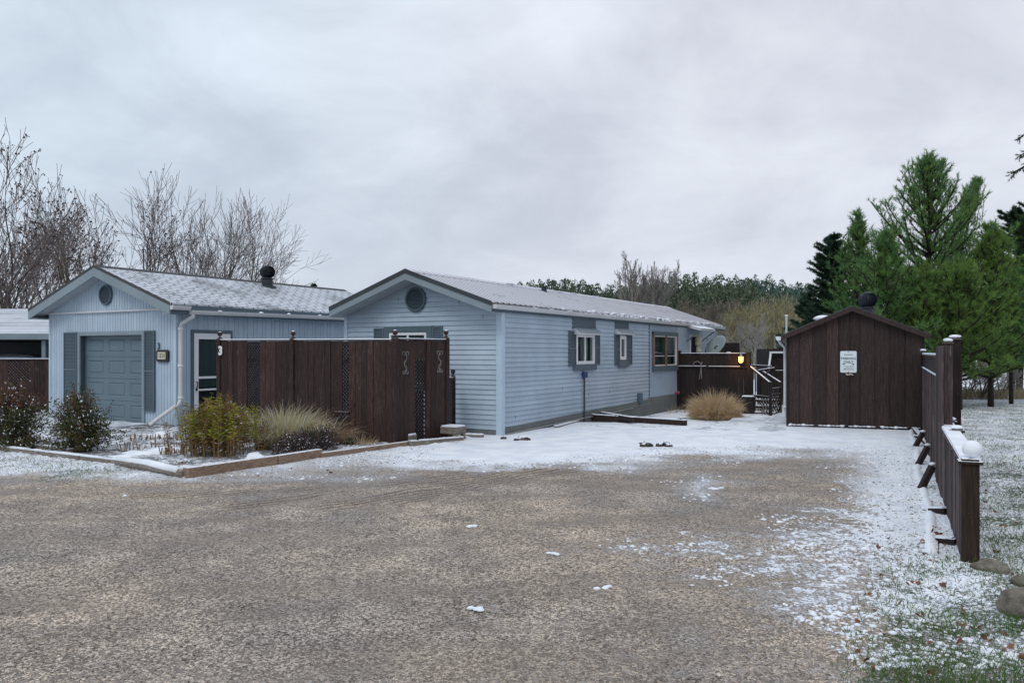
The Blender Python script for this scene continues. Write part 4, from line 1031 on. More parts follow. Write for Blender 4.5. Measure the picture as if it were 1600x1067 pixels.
m = MB(); m.tube([(a.x,a.y+.0,.10),((a.x+b.x)/2,(a.y+b.y)/2,.115),(b.x-.05,b.y,.10)], [.045,.055,.045], 10); m.build('snow_layer', M['snow'], pl_, world=True, smooth=True)
def step_block(label, p, sx, sy, sz, z0, rz):
    b = MB(); b.obox((p[0],p[1],z0+sz/2), sx, sy, sz, rz); o = tag(b.build('step_block', M['wood_beam_grey'], world=True, bevel=.008), label, 'timber')
    b = MB(); b.obox((p[0],p[1],z0+sz+.012), sx*.93, sy*.9, .024, rz); b.build('snow_layer', M['snow'], o, world=True, bevel=.008)
p = G(636,692); step_block('small snow-capped wooden block at the tall fence corner post', (p.x,p.y-.05), .30, .22, .13, .03, RZ)
p = G(708,688); tb = thing('planter_shelf', 'snow-topped wooden bench box at the driveway end of the tall fence', 'planter', (p.x,p.y,0), RZ)
m = MB(); m.obox((p.x,p.y,.20), .36, .34, .13, RZ); m.build('top', M['wood_beam_grey'], tb, world=True, bevel=.008)
m = MB(); m.obox((p.x,p.y,.278), .33, .30, .02, RZ); m.build('snow_layer', M['snow'], tb, world=True, bevel=.006)
for sx, sy in ((.14,-.12),(.14,.12),(-.14,.12)):
    c_ = p+VX*sx+VY*sy; m = MB(); m.obox((c_.x,c_.y,.06), .07, .07, .15, RZ); m.build('leg', M['wood_beam_grey'], tb, world=True)
timber('edging_timber', 'short pale snow-covered kerb board against the house front corner', 'timber', G(722,682), G(755,683), .10, .07, M['wood_beam_grey'], snow=.02)
# timbers holding the lower gravel bed beside the long wall
timber('retaining_timber', 'long dark timber with snow on top along the rear edge of the driveway', 'timber', G(922,655), G(1072,665), .12, .15, M['wood_dark'], z=.05, snow=.014)
timber('retaining_timber', 'dark timber slanting away from the house wall behind the long driveway timber', 'timber', G(923,650), G(990,662), .10, .12, M['wood_dark'], z=.09, snow=.012)
timber('retaining_timber', 'short brown timber end at the right tip of the long driveway timber', 'timber', G(1030,661), G(1070,658), .10, .12, M['wood_beam_grey'], z=.03, snow=.01)
timber('retaining_timber', 'thin snowy board leading along the house foot to the dark timbers', 'timber', G(868,668), G(925,653), .09, .05, M['wood_beam_grey'], snow=.02)

# ------------------------------------------------------------------ boardwalk and gravel frames by the deck
def slab_poly(name, pts, z0, z1, m):
    n = len(pts); b = MB(); vs = [(p[0],p[1],z0) for p in pts]+[(p[0],p[1],z1) for p in pts]
    b.add(vs, [tuple(range(n-1,-1,-1)), tuple(range(n,2*n))]+[(i,(i+1)%n,(i+1)%n+n,i+n) for i in range(n)])
    return b.build(name, m, world=True, fix=True)
zz0 = -.02
tag(slab_poly('boardwalk', [G(1068,659), G(1078,669), G(1178,677), G(1185,669)], -.2, -.005, M['walk_snow']), 'low snow-dusted boardwalk crossing behind the driveway to the deck', 'walkway')
tag(slab_poly('boardwalk', [G(1186,665,.03), G(1179,677,.03), G(1229,680,.03), G(1229,652,-.1), G(1214,653,-.1)], -.2, .0, M['walk_snow']), 'snowy plank path beside the brown shed wall', 'walkway')
gb = slab_poly('gravel_frame', [G(1128,667,-.1), G(1175,671,-.1), G(1213,653,-.12), G(1152,650,-.14)], -.3, -.09, M['wood_black']); tag(gb, 'dark timber-framed gravel bed in front of the deck gate', 'planter')
b = MB(); q_ = [G(1132,665.5,-.1), G(1174,669,-.1), G(1207,653.5,-.12), G(1153,651,-.14)]; b.add([(v.x,v.y,-.085) for v in q_], [(0,1,2,3)]); b.build('snow_layer', M['walk_snow'], gb, world=True)

# ------------------------------------------------------------------ deck fence, lantern, steps
A0 = hO + VY*hside(1057.5); A0.z = 0; PD = line_P(A0, VX, -VY); du = lambda px: lpar(px, (A0.x,A0.y), (VX.x,VX.y)); DL = du(1170)
df = thing('deck_fence', 'dark brown board deck fence beside the house with a snow-lined rail', 'fence', A0, RZ)
m = MB(); boards(m, PD, .02, DL, -.45, 1.585, .15, jit=.003); m.build('boards', M['wood_black'], df, world=True)
m = MB(); pbox(m, PD, 0, DL, 1.588, 1.61, -.03, .05); t_ = m.build('top_rail', M['wood_black'], df, world=True)
m = MB(); pbox(m, PD, 0, DL-.1, 1.612, 1.628, -.025, .045); m.build('snow_layer', M['snow'], t_, world=True)
m = MB(); pbox(m, PD, 0, DL, 1.17, 1.21, .021, .06); t_ = m.build('rail', M['wood_black'], df, world=True)
m = MB(); pbox(m, PD, .0, DL*.42, 1.212, 1.228, .022, .058); pbox(m, PD, DL*.46, DL-.25, 1.212, 1.226, .022, .055); m.build('snow_layer', M['snow'], t_, world=True)
for u in (.08, DL): p = PD(u,0,.0); post(df, p, -.5, 1.66 if u > 1 else 1.70, M['wood_black'], .11)
u_ = du(1101); m = MB()
m.tube([PD(u_-.22+.13*math.cos(a), 1.22+.14*math.sin(a), .075) for a in [PI-PI*i/8 for i in range(9)]]+[PD(u_-.07,.85,.075),PD(u_-.16,.80,.075),PD(u_-.13,.9,.075),PD(u_-.06,1.35,.075)], .012, 6)
tag(m.build('hose_hook', M['ornament'], world=True), 'bent grey wire plant hook hanging on the dark deck fence', 'hook')
def lantern(p, label):
    t = thing('wall_lantern', label, 'lamp', p, RZ); x, y, z = p
    b = MB(); b.lathe((x,y,z+.07), [(.08,0),(.07,.02),(.03,.065),(.013,.11),(.01,.15)], 8); b.build('lamp_cap', M['ornament'], t, world=True)
    b = MB(); b.lathe((x,y,z-.11), [(.04,0),(.065,.03),(.078,.178)], 8); b.build('lamp_shade', M['lamp_glass'], t, world=True)
    b = MB(); b.lathe((x,y,z-.15), [(.01,0),(.03,.015),(.055,.038)], 8); b.build('base', M['ornament'], t, world=True)
    b = MB(); b.beam((x,y,z+.12), (x,y,z+.12)+VY*.18 if False else (x+VY.x*.2,y+VY.y*.2,z+.10), .02, .02); b.build('bracket', M['black_iron'], t, world=True)
    b = MB(); b.ball((x,y,z-.01), .03, 8); b.build('bulb', M['bulb'], t, world=True)
p = PD(du(1160),0,.17); lantern((p.x,p.y,lz(561,p.y)), 'small lit lantern glowing amber on the deck fence')
ll = bpy.data.lights.new('lantern_light','POINT'); ll.energy = 9; ll.color = (1,.45,.12); ll.shadow_soft_size = .06
lo = bpy.data.objects.new('lantern_light', ll); C.objects.link(lo); p2 = PD(du(1160)+.0,0,.31); lo.location = (p2.x,p2.y,lz(561,p.y)-.02)
# deck platform and steps behind the post
st = thing('deck_steps', 'dark wooden deck steps with snow-lined handrails and lattice sides', 'steps', PD(DL,0,-.1), RZ)
def snow_beam(p, q, w=.045, h=.05, m='wood_black'):
    b = MB(); b.beam(p, q, w, h); r = b.build('handrail', M[m], st, world=True)
    b = MB(); b.beam(Vector(p)+Vector((0,0,h/2+.01)), Vector(q)+Vector((0,0,h/2+.01)), w*.8, .012); b.build('snow_layer', M['snow'], r, world=True)
snow_beam(W(1173,574,24.0), W(1203,598.5,22.9)); snow_beam(W(1189,579,24.9), W(1219,598,23.9)); snow_beam(W(1184,579.5,24.2), W(1210,575.5,24.2))
snow_beam(W(1173,571,26.3), W(1206,573,26.0)); snow_beam(W(1212,580,25.5), W(1230,580,25.5))
for px, y0_, y1_, Y in ((1204,598,648,22.9),(1219,598,645,23.9),(1175,575,645,24.0),(1189,580,640,24.9)):
    a = W(px,y0_,Y); b = MB(); b.obox((a.x,a.y,(a.z-.3)/2-.0), .08, .08, a.z+.3+.06, RZ); b.build('newel', M['wood_black'], st, world=True)
for i in range(5):
    a = W(1180+i*4.6, 0, 24.2); b = MB(); b.obox((a.x,a.y,.35), .028, .028, 1.4, RZ); b.build('baluster', M['wood_black'], st, world=True)
def PE(O, d): d = Vector(d).normalized(); return line_P(O, d, (d.y,-d.x,0))
a = W(1176,600,24.0); b_ = W(1203,600,22.9); dirn = Vector((b_.x-a.x,b_.y-a.y,0)); Pq = PE((a.x,a.y,0), dirn)
m = MB(); lattice(m, Pq, .55, dirn.length, -.18, .32, .13, .035, .012, 0); pbox(m, Pq, .0, dirn.length, .32, .38, -.02, .03); m.build('lattice_panel', M['wood_black'], st, world=True)
a = W(1206,600,23.4); b_ = W(1219,600,23.9); dirn = Vector((b_.x-a.x,b_.y-a.y,0)); Pq2 = PE((a.x,a.y,0), dirn)
m = MB(); lattice(m, Pq2, .0, dirn.length, -.2, .55, .13, .035, .012, 0); pbox(m, Pq2, .0, dirn.length, .55, .60, -.02, .03); m.build('lattice_panel', M['wood_black'], st, world=True)
for i, (z, o) in enumerate(((.0,.0),(.17,.3),(.34,.6))):
    b = MB(); c0 = W(1190,600,23.6+o); b.obox((c0.x,c0.y,z-.15), .8, .3, .05, RZ); k_ = b.build('step', M['wood_black'], st, world=True)
    b = MB(); b.obox((c0.x,c0.y,z-.11), .76, .28, .025, RZ); b.build('snow_layer', M['snow'], k_, world=True)
for px in (1176,1181): b = MB(); a = W(px,0,25.0); b.obox((a.x,a.y,.72), .055, .02, .62, RZ); b.build('white_slat', M['white'], st, world=True)
b = MB(); a = W(1169,640,23.6); b.obox((a.x,a.y,.03), .34, .3, .62, RZ); bx = tag(b.build('planter_box', M['wood_black'], world=True), 'dark wooden planter box with snow on it at the foot of the deck post', 'planter')
b = MB(); b.obox((a.x,a.y,.355), .3, .26, .03, RZ); b.build('snow_layer', M['snow'], bx, world=True, bevel=.01)
# sheltered dark bench wall beyond the steps
dk = thing('garden_shelter', 'dark boxy timber shelter with a snowy slanting edge behind the deck steps', 'shelter', W(1216,620,27.5), 0)
a = W(1203,575,27.5); b_ = W(1232,575,27.5)
m = MB(); m.box(a.x, b_.x, 27.5, 29.0, -.4, lz(545,27.5)); m.build('wall', M['wood_black'], dk, world=True)
m = MB(); m.box(a.x-.02, b_.x, 27.35, 27.5-.004, lz(552,27.4), lz(549,27.4)); m.beam((a.x-.0,27.4,lz(552,27.4)), (a.x-.14,27.2,lz(578,27.2)), .06, .05); m.build('edge', M['white'], dk, world=True)
# frame with pale bundle behind the dish
gz2 = thing('screened_frame', 'dark square-framed screen holding a pale bundle at the far end of the house', 'screen', W(1135,560,30.5), RZ)
Pg = line_P(W(1127,550,30.5)*Vector((1,1,0)) if False else Vector((W(1127,0,30.5).x,30.5,0)), VX, -VY)
m = MB(); frame(m, Pg, 0, .62, 1.25, 2.0, .07, 0, .06); m.build('frame', M['wood_black'], gz2, world=True)
m = MB(); pbox(m, Pg, .0, .62, -.3, 1.25, .0, .05); pbox(m, Pg, .0, .62, 1.2, 2.0, -.3, -.28); m.build('panel', M['wood_black'], gz2, world=True)
m = MB(); c_ = Pg(.3,1.5,.05); m.rock(c_, .13, .1, .17, 4, 2, .4); m.build('bundle', M['white'], gz2, world=True, smooth=True)
# satellite dish
dp = W(1120,545,26.6)
dsh = thing('satellite_dish', 'grey-green satellite dish tilted on a short mast above the deck fence', 'satellite dish', (dp.x,dp.y,1.3), 0)
m = MB(); n = 28; nr = 6; R = .39; Mx = Matrix.Translation(dp+Vector((.0,0,.05))) @ Matrix.Rotation(math.radians(-58),4,'Z') @ Matrix.Rotation(math.radians(52),4,'X')
vs = [Mx @ Vector((0,0,0))]; fs = []
for i in range(1,nr+1):
    for k in range(n):
        rr = R*i/nr; vs.append(Mx @ Vector((rr*math.cos(2*PI*k/n), rr*1.12*math.sin(2*PI*k/n), .09*(i/nr)**2)))
for k in range(n): fs.append((0,1+k,1+(k+1)%n))
for i in range(nr-1):
    for k in range(n): fs.append((1+i*n+k,1+i*n+(k+1)%n,1+(i+1)*n+(k+1)%n,1+(i+1)*n+k))
m.add(vs, fs); d_ = m.build('dish', M['dish'], dsh, world=True, smooth=True); so_ = d_.modifiers.new('solid','SOLIDIFY'); so_.thickness = .02
m = MB(); m.tube([Mx @ Vector((0,-.5,.1)), Mx @ Vector((0,-.35,.35)), Mx @ Vector((0,-.05,.5))], .014, 6); m.ball(Mx @ Vector((0,-.03,.5)), .05, 8); m.build('feed_arm', M['dish'], dsh, world=True)
m = MB(); m.tube([(dp.x,dp.y+.05,1.1),(dp.x,dp.y+.05,dp.z-.05),Mx @ Vector((0,0,-.04))], .028, 8); m.build('mast', M['ornament'], dsh, world=True)
# pale hanging lantern ornament by the entry door
u_ = hside(1080); zc = hz_(1080,538); pL = hO+VY*u_+VX*.25
lt = thing('hanging_ornament', 'tall cream candle lantern hanging beside the entry door', 'ornament', (pL.x,pL.y,zc-.4), RZ)
m = MB(); m.lathe((pL.x,pL.y,zc-.28), [(.05,0),(.09,.05),(.05,.22),(.11,.26),(.11,.45),(.03,.60),(.01,.68)], 8); m.build('body', M['cream'], lt, world=True)
m = MB(); m.lathe((pL.x,pL.y,zc-.75), [(.035,0),(.035,.47)], 8); m.build('pole', M['cream'], lt, world=True)

# ------------------------------------------------------------------ brown shed
sO = Vector(G(1230,666)); srz = -math.radians(19.0); SX = Vector((math.cos(srz),math.sin(srz),0)); SY = Vector((-SX.y,SX.x,0)); SWD = 2.72; SD = 3.0
shed = thing('garden_shed', 'dark brown board-sided shed with low gable and roof ventilator', 'shed', sO, srz)
Sf = lambda u,z,o: Vector((u,-o,z)); Sl = lambda u,z,o: Vector((-o,u,z)); Sr = lambda u,z,o: Vector((SWD+o,u,z))
sRX = SWD*.487; sRZ = 2.60; sE = 2.03
def srz_(x): return sRZ-(sRZ-sE)*abs(x-sRX)/(sRX+.0 if x < sRX else SWD-sRX)
random.seed(4); m = MB(); nb = 10; bw = SWD/nb
ed = [0,.27,.545,.82,1.08,1.305,1.50,1.79,2.08,2.38,SWD]
for i in range(nb):
    a, b = ed[i], ed[i+1]; o = U(.0,.006); o2 = o+U(.004,.012)
    for (p,q_,oa,ob) in ((a+.004,b-.03,o,o2),):
        m.add([Sf(p,.05,oa),Sf(q_,.05,ob),Sf(q_,srz_(q_)-.02,ob),Sf(p,srz_(p)-.02,oa)],[(0,1,2,3)])
        m.quad(Sf(q_,.05,ob),Sf(q_,.05,-.012),Sf(q_,srz_(q_)-.02,-.012),Sf(q_,srz_(q_)-.02,ob))
    m.quad(Sf(b-.03,.05,-.012),Sf(b+.004,.05,-.012),Sf(b+.004,srz_(b)-.02,-.012),Sf(b-.03,srz_(b)-.02,-.012))
    m.quad(Sf(b+.004,.05,-.012),Sf(b+.004,.05,.0),Sf(b+.004,srz_(b)-.02,.0),Sf(b+.004,srz_(b)-.02,-.012))
m.quad(Sl(0,0,0),Sl(SD,0,0),Sl(SD,sE,0),Sl(0,sE,0)); m.quad(Sr(0,0,0),Sr(SD,0,0),Sr(SD,sE,0),Sr(0,sE,0)); m.add([Sf(0,0,-SD),Sf(SWD,0,-SD),Sf(SWD,sE,-SD),Sf(sRX,sRZ-.02,-SD),Sf(0,sE,-SD)],[(0,1,2,3,4)])
m.build('wall', M['wood_shed'], shed)
m = MB(); pbox(m, Sf, -.02, .035, .0, sE-.03, -.03, .022); m.build('corner_board', M['wood_black'], shed)
m = MB(); pbox(m, Sf, SWD-.03, SWD+.02, .0, sE-.03, -.03, .022); m.build('corner_board', M['wood_black'], shed)
m = MB(); pbox(m, Sf, 0, SWD, -.05, .05, -.05, .012); m.build('sill', M['wood_black'], shed)
m = MB(); random.seed(9)
for k in range(30):
    if k % 7 == 6: continue
    u = .02+k*(SWD-.06)/30; m.rock(Sf(u+.045,.045,.025), .06, .03, .012 if k % 3 else .028, k, 1, .5)
m.build('snow_drift', M['snow'], shed, smooth=True)
m = MB(); xl, xr = -.12, SWD+.10
for (xa, xb) in ((sRX,xl),(sRX,xr)):
    zz = lambda x: sRZ-(sRZ-sE)/sRX*abs(x-sRX)+.0 if x < sRX else sRZ-(sRZ-sE)/(SWD-sRX)*abs(x-sRX)
    m.add([(xa,-.14,zz(xa)),(xb,-.14,zz(xb)),(xb,SD+.1,zz(xb)),(xa,SD+.1,zz(xa)),(xa,-.14,zz(xa)+.035),(xb,-.14,zz(xb)+.035),(xb,SD+.1,zz(xb)+.035),(xa,SD+.1,zz(xa)+.035)],[(3,2,1,0),(4,5,6,7),(0,1,5,4),(1,2,6,5),(2,3,7,6),(3,0,4,7)])
sr = m.build('roof', M['shingle_snowy'], shed)
m = MB()
for (xa, xb) in ((sRX,xl-.01),(sRX,xr+.01)):
    m.add([(xa,-.16,zz(xa)-.07),(xb,-.16,zz(xb)-.07),(xb,-.16,zz(xb)+.03),(xa,-.16,zz(xa)+.03),(xa,-.142,zz(xa)-.07),(xb,-.142,zz(xb)-.07),(xb,-.142,zz(xb)+.03),(xa,-.142,zz(xa)+.03)],[(0,1,2,3),(7,6,5,4),(0,4,5,1),(1,5,6,2),(2,6,7,3),(3,7,4,0)])
m.build('fascia', M['wood_shed'], shed, fix=True)
m = MB()
for (xa, xb) in ((sRX,xl-.01),(sRX,xr+.01)):
    m.add([(xa,-.165,zz(xa)+.032),(xb,-.165,zz(xb)+.032),(xb,.0,zz(xb)+.040),(xa,.0,zz(xa)+.040),(xa,-.165,zz(xa)+.048),(xb,-.165,zz(xb)+.042),(xb,.0,zz(xb)+.052),(xa,.0,zz(xa)+.056)],[(0,1,2,3),(7,6,5,4),(0,4,5,1),(1,5,6,2),(2,6,7,3),(3,7,4,0)])
m.build('roof_edge', M['shingle_edge'], sr, fix=True)
m = MB(); m.rock((sRX-.55,.9,zz(sRX-.55)+.07), .22, .3, .06, 2, 2, .3); m.build('snow_layer', M['snow'], sr, smooth=True)
turbine(sr, (sRX+.42, 1.25, zz(sRX+.42)+.01), .205, .20, .17)
m = MB(); m.prism([(xl,1.99),(xl-.02,1.91),(xl-.10,1.91),(xl-.13,1.99)], lambda u,v,t: (u,t,v), -.12, SD+.1); m.build('gutter', M['white'], shed, fix=True)
m = MB(); m.tube([(xl-.06,.30,1.92),(xl-.02,.30,1.85),(-.045,.30,1.75),(-.045,.30,.45),(-.045,.2,.38)], .035, 8); m.build('downspout', M['gutter'], shed)
OFF = SY*2.4-SX*.02
vp = thing('vent_pipe', 'slim white vent pipe standing just behind the left eave of the shed', 'pipe', sO+OFF, srz)
pv = sO+OFF; m = MB(); m.tube([(pv.x,pv.y,0),(pv.x,pv.y,lz(494,pv.y))], .026, 10); m.build('pipe', M['soffit'], vp, world=True)
m = MB(); m.tube([(pv.x,pv.y,lz(494,pv.y)+.002),(pv.x,pv.y,lz(492,pv.y))], .042, 10); m.build('cap', M['white'], vp, world=True)
# parking sign
su = lpar(1325.5, (sO.x,sO.y), (SX.x,SX.y)); sY = sO.y+SX.y*su; z1_, z0_ = lz(548.5,sY), lz(582,sY); zc = (z0_+z1_)/2; hw = .165; hh = (z1_-z0_)/2
sg = thing('parking_sign', 'white metal parking only sign with two black arrows on the shed wall', 'sign', sO+SX*su, srz)
PSg = lambda u,z,o: sO+SX*(su+u)-SY*o+Vector((0,0,zc+z))
m = MB(); rr = .03; out = []
for (cx, cy, a0) in ((hw-rr,hh-rr,0),(-hw+rr,hh-rr,PI/2),(-hw+rr,-hh+rr,PI),(hw-rr,-hh+rr,1.5*PI)):
    out += [(cx+rr*math.cos(a0+k*PI/8), cy+rr*math.sin(a0+k*PI/8)) for k in range(5)]
m.prism(out, lambda u,v,t: PSg(u,v,t), .022, .027); m.build('plate', M['sign_white'], sg, world=True, fix=True)
m = MB()
add_text(m, 'PARKING', .073, lambda v: PSg(v.x, hh*.30+v.y, .0275+v.z*.3), .0015, .001)
add_text(m, 'ONLY', .073, lambda v: PSg(v.x, hh*-.03+v.y, .0275+v.z*.3), .0015, .001)
for sx in (-1,1):
    m.prism([(sx*.125,-hh*.22),(sx*.095,-hh*.22+.018),(sx*.095,-hh*.22+.007),(sx*.065,-hh*.22+.007),(sx*.065,-hh*.22-.007),(sx*.095,-hh*.22-.007),(sx*.095,-hh*.22-.018)], lambda u,v,t: PSg(u,v,t), .0275, .029)
m.build('lettering', M['ink'], sg, world=True)
m = MB()
for (zz2, ww, hh2) in ((hh*.66,.16,.022),(-hh*.42,.2,.012),(-hh*.53,.13,.009),(-hh*.64,.20,.014),(-hh*.74,.2,.010)):
    x = -ww/2; random.seed(int(abs(zz2)*1000))
    while x < ww/2: 
        q_ = U(.006,.016); m.prism([(x,zz2-hh2/2),(x+q_,zz2-hh2/2),(x+q_,zz2+hh2/2),(x,zz2+hh2/2)], lambda u,v,t: PSg(u,v,t), .0275, .0285); x += q_+U(.004,.010)
m.build('fine_print', M['ink_pale'], sg, world=True)
m = MB()
for v in (hh-.018,-hh+.018): m.tube([PSg(0,v,.026),PSg(0,v,.034)], .008, 8)
m.build('bolt', M['black_iron'], sg, world=True)
m = MB()
for i in range(7): m.rock(PSg(-.05+.02*i+U(-.01,.01), -hh-.03+U(-.02,.012), .03), .022, .012, .014, i, 1, .6)
tag(m.build('torn_paper', M['cream'], world=True), 'scrap of torn cream paper stuck beneath the parking sign', 'paper')

# ------------------------------------------------------------------ right-hand fence
random.seed(31)
fdv = Vector((.482,1,0)).normalized(); fnv = Vector((-fdv.y, fdv.x, 0))           # n points to the driveway
rO = Vector((fence_x(6.35),6.35,0)); PR = line_P(rO, fdv, fnv)
def ru(Y): return (Y-6.35)/fdv.y
rf = thing('side_fence', 'long brown picket fence along the driveway, low in front and tall towards the shed', 'fence', rO, 0)
m = MB(); boards(m, PR, .0, ru(9.0), .02, .755, .125, .02, .012, .004, 0, None); m.build('low_pickets', M['wood_fence'], rf, world=True)
m = MB(); pbox(m, PR, 0, ru(9.6), .765, .80, -.13, .025); lr = m.build('low_cap_rail', M['wood_fence'], rf, world=True)
m = MB(); pbox(m, PR, .12, ru(9.5), .802, .818, -.125, .02); m.build('snow_layer', M['snow'], lr, world=True)
m = MB(); pbox(m, PR, 0, ru(9.6), .25, .33, -.05, -.004); pbox(m, PR, 0, ru(9.6), .62, .70, -.05, -.004); m.build('rail', M['wood_fence'], rf, world=True)
def cap(par, p, z, s, snowy=True):
    b = MB(); b.obox((p.x,p.y,z+.012), s*1.35, s*1.35, .024, math.atan2(fdv.y,fdv.x)); b.obox((p.x,p.y,z+.032), s*.95, s*.95, .018, math.atan2(fdv.y,fdv.x))
    c_ = b.build('post_cap', M['wood_post'], par, world=True, bevel=.004)
    if snowy: b = MB(); b.rock((p.x,p.y,z+.052), s*.62, s*.62, .022, z*9, 2, .2); b.build('snow_layer', M['snow'], c_, world=True, smooth=True)
    return c_
frz = math.atan2(fdv.y,fdv.x)
pe = Vector((3.60,6.29,0)); e_ = post(rf, pe, -.1, .775, M['wood_post'], .125, frz, 'end_post'); cp = cap(e_, pe, .775, .125, False)
b = MB(); b.ball((pe.x+.03,pe.y+.02,.775+.045+.066), .072, 24, .95); b.build('ball_finial', M['snow'], cp, world=True, smooth=True)
for Y in (8.55, 9.65):
    p = PR(ru(Y),0,-.10); o_ = post(rf, p, -.1, .80, M['wood_post'], .105, frz); cap(o_, p, .80, .105)
m = MB(); boards(m, PR, ru(9.0)+.01, ru(10.3), .0, 1.72, .125, .022, .012, .006); m.build('tall_pickets', M['wood_fence'], rf, world=True)
m = MB(); boards(m, PR, ru(10.3)+.01, ru(17.3), .0, 1.34, .13, .022, .025, .012); m.build('pickets', M['wood_fence'], rf, world=True)
m = MB(); pbox(m, PR, ru(10.3), ru(17.3), 1.36, 1.58, -.02, .004); pbox(m, PR, ru(9.3), ru(17.3), .3, .38, -.05, -.004); m.build('rail_board', M['wood_dark_clean'], rf, world=True)
m = MB(); pbox(m, PR, ru(10.35), ru(17.3), 1.583, 1.61, -.05, .03); o_ = m.build('top_rail', M['wood_fence'], rf, world=True)
m = MB(); pbox(m, PR, ru(10.4), ru(17.2), 1.612, 1.634, -.045, .025); m.build('snow_layer', M['snow'], o_, world=True)
m = MB(); pbox(m, PR, ru(10.35), ru(17.2), 1.345, 1.357, .004, .03); m.build('snow_layer', M['snow'], o_, world=True)
p = PR(ru(9.25),0,-.055); o_ = post(rf, p, .0, 1.735, M['wood_fence'], .09, frz); cap(o_, p, 1.735, .085)
p = PR(ru(9.95),0,-.17); o_ = post(rf, p, .0, 1.79, M['wood_dark_clean'], .125, frz, 'tall_post'); cap(o_, p, 1.79, .11)
p = PR(ru(16.2),0,.0); o_ = post(rf, p, .0, 1.64, M['wood_dark_clean'], .10, frz); cap(o_, p, 1.64, .10)
# leaning stakes and cross stubs at the fence foot
for i, (Y, off, ln, dz) in enumerate(((9.6,.16,.34,.13),(11.7,.14,.36,.12),(13.9,.14,.34,.10))):
    a = PR(ru(Y),-.02,off+.06); b_ = PR(ru(Y)+.05,dz+.14,off-.07); m = MB(); m.beam(a, b_, .09, .06)
    o_ = tag(m.build('leaning_stake', M['wood_dark_clean'], world=True), ['dark stake leaning on the fence nearest the low fence section','dark stake leaning on the fence midway to the shed','small dark stake leaning on the fence closest to the shed'][i], 'stake', 'stakes leaning along the fence foot')
    m = MB(); m.rock(b_+Vector((0,0,.03)), .05, .05, .02, i, 1, .3); m.build('snow_layer', M['snow'], o_, world=True, smooth=True)
for i, Y in enumerate((6.85, 8.1, 15.2)):
    m = MB(); m.beam(PR(ru(Y),.005+.02*(i%2),.02), PR(ru(Y)+.05+.06*(i%3),-.005,.16), .08, .09)
    o_ = tag(m.build('cross_stub', M['wood_dark_clean'], world=True), 'short dark cross timber between kerb beam and picket fence', 'timber', 'cross timbers at the fence foot')
    m = MB(); m.beam(PR(ru(Y)+.01,.055+.02*(i%2),.04), PR(ru(Y)+.06+.06*(i%3),.045,.16), .07, .018); m.build('snow_layer', M['snow'], o_, world=True)
m = MB(); pts = [PR(ru(Y), -.035+.014*math.sin(Y*3.1), .185+.025*math.sin(Y*1.3)) for Y in [6.5+.35*i for i in range(31)]]; m.tube(pts, [.05+.008*math.sin(i*1.7) for i in range(31)], 8)
kb = tag(m.build('kerb_beam', M['wood_dark_clean'], world=True), 'low kerb beam buried in snow along the driveway side of the picket fence', 'timber')
m = MB(); m.tube([p+Vector((-.012+.01*math.sin(i*5.1),0,.016)) for i, p in enumerate(pts)], [.047+.016*math.sin(i*2.3+math.sin(i)) for i in range(31)], 8); m.build('snow_layer', M['snow'], kb, world=True, smooth=True)
m = MB(); m.beam(G(1428,672)+Vector((0,0,.03)), G(1452,700)+Vector((0,0,.03)), .09, .07); tag(m.build('kerb_beam', M['wood_dark'], world=True), 'short dark beam slanting through snow by the right corner of the shed', 'timber')

# ------------------------------------------------------------------ stones
s = S('stone', .85, .2); s.col(s.mix(s.rng(s.noise(7,5,.65), .35,.65), s.mix(s.noise(2,2), (.13,.115,.085), (.19,.175,.15)), (.33,.30,.25))); s.bump(s.ma('ADD', s.noise(18,5,.75), s.vor(9, feature='DISTANCE_TO_EDGE')), .05, 1); M['stone'] = s.m
def stone(label, px, py, rx, ry, rz, seed, m='stone', rot=0, group=None):
    p = G(px, py); b = MB(); b.rock((0,0,rz*.35), rx, ry, rz, seed, 3, .3)
    o = b.build('stone', M[m], smooth=True); o.location = p; o.rotation_euler = (0,0,rot); return tag(o, label, 'stone', group)
stone('smooth tan oblong stone beside the foot of the fence end post', 1545, 893, .13, .065, .07, 3, rot=-.5)
stone('large rough mossy grey stone at the lower right edge of the grass', 1600, 955, .16, .13, .11, 8, rot=.4)
stone('flat tan stone just behind the large mossy stone', 1606, 914, .12, .08, .05, 12)
def clump(label, px, py, n, r, sd):
    random.seed(sd); p = G(px, py); t = thing('snow_clod', label, 'clod', p)
    b = MB(); c_ = MB()
    for i in range(n):
        a = U(0,6.28); d_ = U(0,r); q_ = Vector((p.x+math.cos(a)*d_*1.6, p.y+math.sin(a)*d_*.7, .02)); k = U(.035,.075)
        b.rock(q_, k*1.2, k, k*.8, i+sd, 2, .6); c_.rock(q_+Vector((.01,0,k*.42)), k*1.0, k*.85, k*.5, i+sd+9, 2, .5)
    b.build('frozen_dirt', M['bark'], t, world=True); c_.build('snow_layer', M['snow'], t, world=True, smooth=True)
clump('small lump of frozen dirt and snow lying nearest the house corner', 812, 688, 4, .10, 1)
clump('wide lump of frozen dirt and snow in the middle of the driveway snow', 1017, 697, 8, .20, 2)
clump('tiny dark clod between the house corner and the first lump', 786, 686, 1, .02, 3)
for i, (px, py, r, lb) in enumerate(((735,823,.06,'small white snow lump alone on bare gravel in the middle of the yard'),(745,953,.05,'crumbled white snow bit in the foreground gravel'),(942,919,.05,'greenish white snow bit on tan gravel'),(868,866,.05,'little snow bit left of the patchy snow'),(1120,764,.08,'small heap of snow inside the bare patch of driveway'))):
    p = G(px, py); b = MB(); random.seed(i)
    for k in range(4): b.rock(Vector((p.x+U(-r,r),p.y+U(-r,r)*.6,.008)), r*.5, r*.4, r*.22, i*5+k, 2, .5)
    tag(b.build('snow_lump', M['snow'], world=True, smooth=True), lb, 'snow lump')

